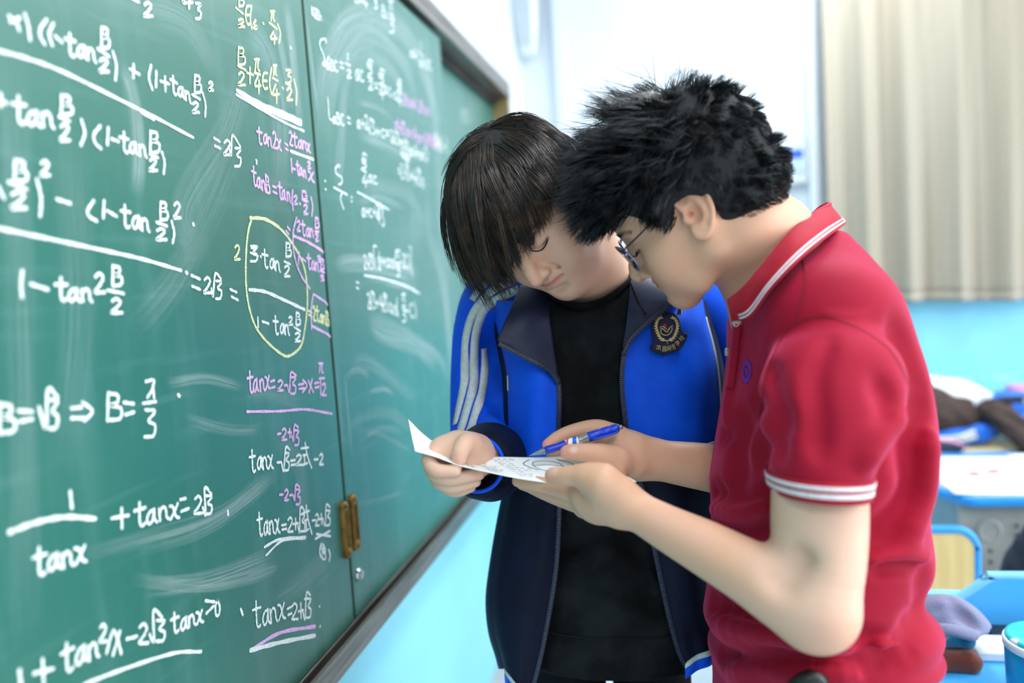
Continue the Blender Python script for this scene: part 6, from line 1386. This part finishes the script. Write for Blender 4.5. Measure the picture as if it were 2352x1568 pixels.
# third desk behind, under the clothes
D3 = thing('school_desk', (1.70, 3.03, 0), 'third desk farther back, beech top half buried under school clothes', 'desk')
slab(rrect(1.33, 2.05, 2.80, 3.25, .03), .728, .757).obj('desk_rim', desk_blue, D3, bevel=.01, seg=3)
slab(rrect(1.345, 2.035, 2.815, 3.235, .03), .7565, .7585).obj('desk_top', wood_m, D3); m = MB(); m.box((1.37, 2.84, .45), (2.01, 3.21, .728)); m.obj('book_box', grey_b, D3, bevel=.006); legs(D3, 1.41, 1.97, 2.83, 3.22, .45)
# chair between the desks
CHR = thing('school_chair', (1.03, 1.93, 0), 'beech chair back with a rounded blue rim in front of the grey desk end', 'chair')
ob = rrect(.83, 1.205, .50, .797, .045, 9)
def upright(o, y0, y1, m=None):
    m = m or MB(); n = len(o); b = len(m.v); m.add([(x, y0, z) for x, z in o] + [(x, y1, z) for x, z in o], [tuple(range(n)), tuple(range(2 * n - 1, n - 1, -1))] + [(i, (i + 1) % n, n + (i + 1) % n, n + i) for i in range(n)]); return m
upright(ob, 1.915, 1.93).obj('backrest', wood_m, CHR, bevel=.002)
m = MB(); q = np.array([(x, 1.9225, z) for x, z in ob]); m.tube(np.vstack([q, q[:2]]), .0105, 10, cap=False); m.obj('backrest_rim', desk_blue, CHR, smooth=True)
slab(rrect(.83, 1.20, 1.54, 1.91, .04), .42, .44).obj('seat', wood_m, CHR, bevel=.005)
for x in (.86, 1.17):
    m = MB(); m.tube(np.array([(x, 1.935, .72), (x, 1.935, .43), (x, 1.95, .0)]), .012, 10); m.obj('leg', steel_leg, CHR, smooth=True)
    m = MB(); m.tube(np.array([(x, 1.60, .43), (x, 1.59, .0)]), .012, 10); m.obj('leg', steel_leg, CHR, smooth=True)
# dark coat hung over a chair at the frame's edge
CH2 = thing('school_chair', (1.50, 2.05, 0), 'chair at the second desk, its back hidden under a dark coat', 'chair')
upright(rrect(1.42, 1.72, .48, .70, .04, 8), 2.085, 2.10).obj('backrest', wood_m, CH2, bevel=.002); slab(rrect(1.36, 1.72, 1.70, 2.07, .04), .42, .44).obj('seat', wood_m, CH2, bevel=.005)
for x in (1.39, 1.69):
    for y, z in ((2.11, .70), (1.76, .43)):
        m = MB(); m.tube(np.array([(x, y, z), (x, y, 0)]), .012, 10); m.obj('leg', steel_leg, CH2, smooth=True)
def cloth_blob(name, chains, h, mat, label=None, cat=None, parent=None, cuts=(), group=None, it=2, wr=0., seed=0, rest=.7595):
    """soft folded cloth in world space."""
    f = Field(); Ti = lambda p: (np.asarray(p, float) - O) @ R
    for pts, rad, k in chains: f.chain(Ti(pts), rad, k, n=max(8, 4 * len(pts)), kk=.02)
    for pts, rad, k in cuts: f.chain(Ti(pts), rad, k, '-', n=10)
    V, F_ = f.mesh(h)
    if wr:
        g = f.grad(V); V = V + g * (wr * (np.sin(V[:, 0] * 95 + 2.3 * np.sin(V[:, 1] * 60 + seed)) + .6 * np.sin(V[:, 1] * 140 + V[:, 2] * 90 + seed)))[:, None]
    V = relax(V, F_, it); Wv = W3(V)
    if rest: ov = (Wv[:, 1] > 2.79) & (Wv[:, 2] < rest); Wv[ov, 2] = rest
    o = link_mesh(name, Wv, F_.astype(np.int32), mat, parent)
    if label: tag(o, label, cat, group)
    return o, V, F_
coat_m = MatB('dark_navy_coat', '#161c2b', .7).vary(20, '#1f2738', .4, .7).bump(300, .2, .0006)
cloth_blob('coat', [([(1.355, 2.07, .66), (1.41, 2.06, .745), (1.50, 2.06, .79), (1.74, 2.07, .76)], [.035, .045, .05, .05], 0), ([(1.315, 2.045, .30), (1.32, 2.045, .48), (1.36, 2.05, .62), (1.42, 2.05, .72)], [.045, .05, .055, .05], .04), ([(1.46, 2.03, .28), (1.47, 2.03, .5), (1.50, 2.04, .72)], [.05, .055, .05], .04), ([(1.60, 2.03, .28), (1.60, 2.03, .5), (1.60, 2.04, .74)], [.05, .055, .05], .04), ([(1.72, 2.04, .30), (1.72, 2.04, .5), (1.70, 2.05, .72)], [.05, .05, .05], .04)], .008, coat_m, 'dark navy coat draped over a chair in front of the grey desk end', 'coat', wr=.002)
# ---- on the nearest desk: stacked towels, white box, blue tub
terry = lambda n_, c1, c2: MatB(n_, c1, .9, .1).vary(40, c2, .38, .7, 4).bump(420, .8, .003).sheen(.4, .5)
towel_b = terry('brown_towelling', '#7c3d2b', '#6b3323'); towel_t = terry('teal_towelling', '#14779a', '#0f6a88'); towel_g = terry('grey_blue_towelling', '#76809f', '#857c9f')
def folded(name, x0, x1, y0, y1, z0, th, mat, lab, lay=2, tilt=0., sag=.004):
    f = Field(); Ti = lambda p: (np.asarray(p, float) - O) @ R; r = th / lay / 2
    for i in range(lay):
        z = z0 + r + 2 * r * i * .93; n = 7
        for y in np.linspace(y0 + r, y1 - r, 9):
            f.chain(Ti([(x0 + r, y, z + tilt * 0), ((x0 + x1) / 2, y, z + sag * math.sin(i + y * 30) * .5), (x1 - r - .006 * i, y, z - .001)]), r, .012)
    for y in np.linspace(y0 + r, y1 - r, 9):
        f.chain(Ti([(x1 - r, y, z0 + r), (x1 - r * .35, y, z0 + th / 2), (x1 - r - .004, y, z0 + th - r)]), r * .9, .010)
    V, F_ = f.mesh(.0042); V = relax(V, F_, 2); o = link_mesh(name, W3(V), F_.astype(np.int32), mat); return tag(o, lab, 'towel', 'towels stacked on the nearest desk')
folded('towel', .90, 1.013, 1.33, 1.47, .7605, .034, towel_b, 'folded brown towel, lowest in the stack on the blue desk', 2)
folded('towel', .915, 1.008, 1.345, 1.46, .7955, .022, towel_t, 'folded teal towel in the middle of the stack', 2)
def towel_patch():
    f = Field()
    f.ell(C(2176, 1430, 1.34), (.046, .046, .060), None, 0); f.ell(C(2212, 1442, 1.335), (.036, .030, .058), None, .03); f.ell(C(2240, 1452, 1.33), (.020, .012, .045), None, .02)
    for q, r in (([(2125, 1446, 1.275), (2172, 1441, 1.262), (2220, 1450, 1.266), (2250, 1459, 1.282), (2262, 1460, 1.31)], .0075), ([(2130, 1455, 1.272), (2178, 1450, 1.256), (2225, 1462, 1.260), (2250, 1470, 1.274), (2260, 1466, 1.31)], .0065)): f.chain([C(*p) for p in q], r, .006, n=16)
    def flat(p): return W3(p)[:, 2] - .8195
    f.add(flat, .004, C(2190, 1440, 1.3) - .3, C(2190, 1440, 1.3) + .3, '-') if False else f.add(lambda p: W3(p)[:, 2] - .8185, .003, C(2190, 1440, 1.3) - .3, C(2190, 1440, 1.3) + .3, '-')
    for q in ([(2150, 1400), (2180, 1396), (2215, 1412)], [(2160, 1425), (2195, 1415), (2235, 1435)], [(2185, 1375), (2200, 1400), (2230, 1430)]): f.chain(f.onto(spline(np.array(q, float), 8), 1.2, 1.5), .003, .016, '-')
    V, F_ = f.mesh(.004); V = relax(V, F_, 2)
    hang = [[(2134, 1462, 1.268), (2156, 1452, 1.263), (2185, 1456, 1.261)], [(2128, 1490, 1.262), (2148, 1484, 1.260), (2164, 1476, 1.262)], [(2126, 1530, 1.257), (2142, 1525, 1.255), (2154, 1518, 1.258)], [(2128, 1556, 1.252), (2142, 1554, 1.250), (2153, 1546, 1.254)]]
    G3 = patch(hang, 16, 24); m = MB()
    m.add(W3(V), [tuple(q) for q in F_]); m.grid(W3(G3 + np.array([0, 0, -.004]))); m.grid(W3(G3 + np.array([0, 0, .002])))
    o = m.obj('towel', towel_g, None, smooth=True); return tag(o, 'grey-blue towel thrown over the top of the towel stack', 'towel', 'towels stacked on the nearest desk')
towel_patch()
wb = MatB('white_card_box', '#eef1f5', .5).vary(20, '#e3e8ee')
m = MB(); m.box((1.022, 1.375, .7605), (1.135, 1.442, .7765)); m.obj('lower_half', wb, None) if False else None
bx = m.obj('book', wb, None, bevel=.003); tag(bx, 'thin white book lying between the towels and the blue tub', 'book')
TUB = thing('tub', (1.066, 1.250, .76), 'cyan round tub with a white lid rim and printed characters', 'tub')
cy_m = MatB('cyan_print', '#0e9fd2', .35).vary(30, '#0b93c6'); lidw = MatB('white_lid', '#f1f4f4', .35).vary(40, '#e6eaea'); tealw = MatB('turquoise_lid_print', '#1cc3c4', .35).vary(14, '#f0f6f4', .56, .6, 2)
c0 = (1.076, 1.250, .7605)
m = MB(); m.lathe([(.050, 0), (.0525, .003), (.0565, .086), (.055, .088)], c0, (0, 0, 1), 56); m.obj('body', cy_m, TUB, smooth=True)
m = MB(); m.lathe([(.0575, .0875), (.0585, .089), (.0585, .098), (.057, .100), (.052, .101)], c0, (0, 0, 1), 56); m.obj('lid_rim', lidw, TUB, smooth=True)
m = MB(); m.lathe([(.0555, .0985), (.055, .104), (.050, .106), (.03, .1075), (.001, .108)], c0, (0, 0, 1), 56); m.obj('lid', tealw, TUB, smooth=True)
def on_tub(a, z, o=.0006):   # a: metres along the wall from the left silhouette
    r = .050 + .0065 * z / .086 + o; th0 = math.atan2(-.199, -.978) + .30; t = th0 + a / r; return np.array([c0[0] + r * math.cos(t), c0[1] + r * math.sin(t), c0[2] + z])
def tub_text(strokes, a0, z0, w, h, sw, mat, name, smooth=False):
    m = MB()
    for q in strokes:
        q = np.array(q, float); q = spline(q, 12) if (len(q) > 2 and smooth) else np.vstack([np.linspace(p, r_, 4) for p, r_ in zip(q[:-1], q[1:])])
        p = np.array([on_tub(a0 + x * w, z0 + y * h) for x, y in q]); t = np.gradient(p, axis=0); t /= np.linalg.norm(t, axis=1)[:, None] + 1e-9; nn = p - np.array([c0[0], c0[1], 0]); nn[:, 2] = 0; nn /= np.linalg.norm(nn, axis=1)[:, None]; s_ = np.cross(t, nn); m.grid(np.stack([p - s_ * sw, p + s_ * sw], 1))
    return m.obj(name, mat, TUB, fix=False)
lettr = MatB('pale_print', '#dfeee0', .5).vary(60, '#c8e0b0'); lp = MatB('violet_print', '#a04bd0', .5).vary(60, '#8a3cc0')
HZ = [[[(.5, 1), (.5, .62)], [(.5, .85), (.85, .85)], [(.1, .62), (.9, .62)], [(.5, .62), (.5, 0)], [(.5, .4), (.8, .22)]], [[(.5, 1), (.5, .85)], [(.15, .8), (.85, .8)], [(.3, .7), (.3, .5)], [(.5, .75), (.5, .5)], [(.1, .45), (.9, .45)], [(.5, .45), (.5, .05)], [(.15, .25), (.85, .25)], [(.05, .03), (.95, .03)]],
      [[(.2, .95), (.8, .95), (.8, .6), (.2, .6), (.2, .95)], [(.2, .78), (.8, .78)], [(.5, .6), (.5, .05)], [(.1, .4), (.9, .4)], [(.2, .22), (.8, .22)], [(.05, .03), (.95, .03)]], [[(.5, 1), (.5, .55)], [(.2, .9), (.35, .68)], [(.8, .9), (.65, .68)], [(.05, .55), (.95, .55)], [(.38, .55), (.3, .2), (.05, .02)], [(.6, .55), (.6, .1), (.7, .02), (.95, .05), (.95, .2)]]]
for i, g in enumerate(HZ): tub_text(g, .007 + i * .0135, .032, .0115, .021, .0007, lettr, 'printed_characters')
tub_text([[(.5, 1), (.1, .8), (.1, .3), (.5, .1), (.9, .4), (.8, .8), (.5, 1)]], .005, .074, .006, .008, .0006, lp, 'printed_logo', True); tub_text([[(0, 0), (.5, 1), (1, 0)], [(.2, .4), (.8, .4)], [(1.6, 0), (1.6, .8)], [(2.2, 0), (2.2, .8), (1.6, .8)]], .013, .068, .004, .006, .0005, lp, 'printed_logo')
tub_text([[(0, 0), (1, 0)], [(0, .4), (1, .4)]], .0075, .063, .010, .004, .0007, lettr, 'printed_line'); tub_text([[(0, 0), (0, 1), (.6, 1), (.6, 0), (0, 0)], [(1, 0), (1, 1), (1.6, 1), (1.6, 0), (1, 0)], [(2, .5), (2.6, .5)]], .024, .070, .005, .004, .0003, lettr, 'printed_line')
# ---- clothes heaped on the third desk
brown_c = MatB('brown_fleece', '#3b302d', .9).vary(20, '#4a3d39', .4, .7).bump(300, .3, .001); blue_c = MatB('bright_blue_jacket', '#0b6fe6', .6).vary(16, '#0a60d2').sheen(.2, .5); white_c = MatB('white_garment', '#eef0f2', .8).vary(20, '#e0e4e8')
grp = 'clothes heaped on the third desk'
cloth_blob('jacket', [([(1.36, 2.98, .86), (1.43, 2.96, .85), (1.52, 2.95, .86)], [.06, .075, .05], 0), ([(1.38, 3.0, .93), (1.44, 3.0, .90)], [.035, .045], .04), ([(1.50, 2.95, .84), (1.51, 2.94, .80)], [.05, .035], .04)], .007, brown_c, 'dark brown jacket bundled up beside the white shirt', 'jacket', group=grp, wr=.002)
cloth_blob('jacket_sleeve_roll', [], .007, brown_c) if False else None
cloth_blob('garment_sleeve', [([(1.555, 2.93, .885), (1.60, 2.89, .865), (1.645, 2.82, .815), (1.675, 2.775, .775), (1.70, 2.75, .745)], [.024, .038, .045, .040, .032], 0), ([(1.585, 2.92, .893), (1.64, 2.91, .885)], [.016, .012], .03)], .006, brown_c, 'dark brown jacket sleeve trailing over the front edge of the clothes heap', 'garment_sleeve', group=grp, wr=.0025, cuts=[([(1.60, 2.84, .885), (1.65, 2.77, .84), (1.70, 2.73, .79)], .010, .02)])  # trailing sleeve, likely of the brown jacket, kept as its own object
cloth_blob('shirt', [([(1.38, 3.09, .955), (1.46, 3.07, .945), (1.56, 3.04, .915), (1.63, 3.02, .885)], [.018, .028, .035, .022], 0), ([(1.43, 3.03, .925), (1.54, 3.00, .895)], [.022, .030], .03)], .006, white_c, 'white shirt lying over the heap behind the brown jacket', 'shirt', group=grp, wr=.002)
o, V, F_ = cloth_blob('uniform_jacket', [([(1.36, 2.92, .775), (1.46, 2.90, .785), (1.55, 2.90, .80)], [.030, .034, .034], 0), ([(1.55, 2.98, .80), (1.66, 2.99, .845), (1.78, 3.00, .82), (1.84, 2.98, .79)], [.05, .065, .06, .05], .04), ([(1.66, 3.02, .885), (1.74, 3.03, .875)], [.035, .035], .04), ([(1.72, 2.90, .80), (1.76, 2.86, .785)], [.04, .03], .04)], .007, blue_c, 'bright blue uniform jacket with white stripes at the bottom of the heap', 'jacket', group=grp, wr=.002)
uf = Field(); Ti = lambda p: (np.asarray(p, float) - O) @ R
uf.chain(Ti([(1.36, 2.92, .775), (1.46, 2.90, .785), (1.55, 2.90, .80)]), [.030, .034, .034], 0, n=12, kk=.02); uf.chain(Ti([(1.55, 2.98, .80), (1.66, 2.99, .845), (1.78, 3.00, .82), (1.84, 2.98, .79)]), [.05, .065, .06, .05], .04, n=16, kk=.02)
for st_ in ([(2150, 1008), (2200, 1004), (2240, 990)], [(2150, 1021), (2200, 1014), (2244, 1002)], [(2330, 985), (2342, 970), (2354, 955)]):
    G = ribbon(uf, st_, .013, 2.0, 3.2, .003, 24); m = MB(); m.grid(W3(G)); m.obj('white_stripe', white_f, o, smooth=True, solid=.001)
cf2 = MatB('grey_ribbed_cuff', '#b9c0d4', .8).vary(60, '#a5adc4'); m = MB(); m.tube(spline(np.array([(1.530, 2.935, .868), (1.535, 2.928, .885), (1.552, 2.926, .896), (1.578, 2.93, .900)]), 14), .012, 10); bo = m.obj('hair_band', cf2, None, smooth=True); tag(bo, 'pale grey fabric band looped between the brown garments', 'band', grp)
STP = MB(); STP.tube(spline(np.array([(1.575, 2.90, .903), (1.63, 2.90, .912), (1.70, 2.90, .908), (1.735, 2.90, .892)]), 20), .013, 10, ell=.5); so2 = STP.obj('strap', dark_m, None, smooth=True); tag(so2, 'black strap with a metal ring lying across the clothes', 'strap', grp)
m = MB(); m.tube(np.array([(1.690 + .016 * math.cos(t), 2.886, .908 + .008 * math.sin(t)) for t in np.linspace(0, 2 * np.pi, 25)]), .003, 6); m.obj('ring', silver, so2, smooth=True)
PC = thing('pencil_case', (1.42, 2.82, .757), 'navy pencil case with a pink zip at the edge of the heap', 'pencil case')
pcn = MatB('slate_navy_nylon', '#39465e', .7).vary(60, '#2f3a50'); pk = MatB('pink_zip', '#e6a3c8', .6).vary(60, '#d892bb')
m = MB(); m.tube(spline(np.array([(1.33, 2.825, .778), (1.40, 2.822, .780), (1.455, 2.82, .776), (1.468, 2.82, .772)]), 16), np.r_[np.full(12, .020), [.019, .016, .012, .006]], 16); m.obj('pouch', pcn, PC, smooth=True)
m = MB(); m.tube(spline(np.array([(1.33, 2.812, .800), (1.40, 2.808, .800), (1.45, 2.806, .790), (1.472, 2.81, .770)]), 20), .005, 8); m.obj('zip', pk, PC, smooth=True)
cloth_blob('coat', [([(1.80, 2.84, .76), (1.82, 2.86, .84), (1.90, 2.90, .86)], [.03, .05, .05], 0), ([(1.80, 2.79, .60), (1.81, 2.79, .72), (1.83, 2.82, .80)], [.03, .035, .04], .04)], .008, navy_f, 'navy garment slumped over the far end of the clothes heap', 'coat', group=grp)
BXs = [((1.81, 3.30, .757), (2.06, 3.48, .80), MatB('light_blue_box', '#58a6d4', .5).vary(20, '#4c98c6'), 'pale blue box lowest in the small stack at the picture edge'), ((1.815, 3.31, .8005), (2.05, 3.47, .83), MatB('pink_flowered_box', '#e8b6d2', .5).vary(50, '#c6d8d8', .5, .6), 'pink patterned box in the middle of the small stack'), ((1.825, 3.32, .8305), (2.04, 3.46, .853), MatB('dark_plum_box', '#3a2840', .5).vary(20, '#302036'), 'dark plum box near the top of the small stack'), ((1.828, 3.32, .8535), (2.04, 3.46, .870), MatB('bright_pink_box', '#e58ad0', .5).vary(20, '#da7cc4'), 'bright pink box topping the small stack')]
D4 = thing('school_desk', (1.95, 3.48, 0), 'farthest desk against the blue wall carrying a small stack of boxes', 'desk')
slab(rrect(1.78, 2.4, 3.27, 3.66, .03), .728, .7565).obj('desk_top', desk_top, D4, bevel=.008); m = MB(); m.box((1.81, 3.30, .45), (2.37, 3.63, .728)); m.obj('book_box', grey_b, D4, bevel=.006); legs(D4, 1.85, 2.33, 3.29, 3.64, .45)
for lo_, hi_, mt, lb in BXs:
    m = MB(); m.box(lo_, hi_); bo = m.obj('box', mt, None, bevel=.003); tag(bo, lb, 'box', 'small boxes stacked on the farthest desk')
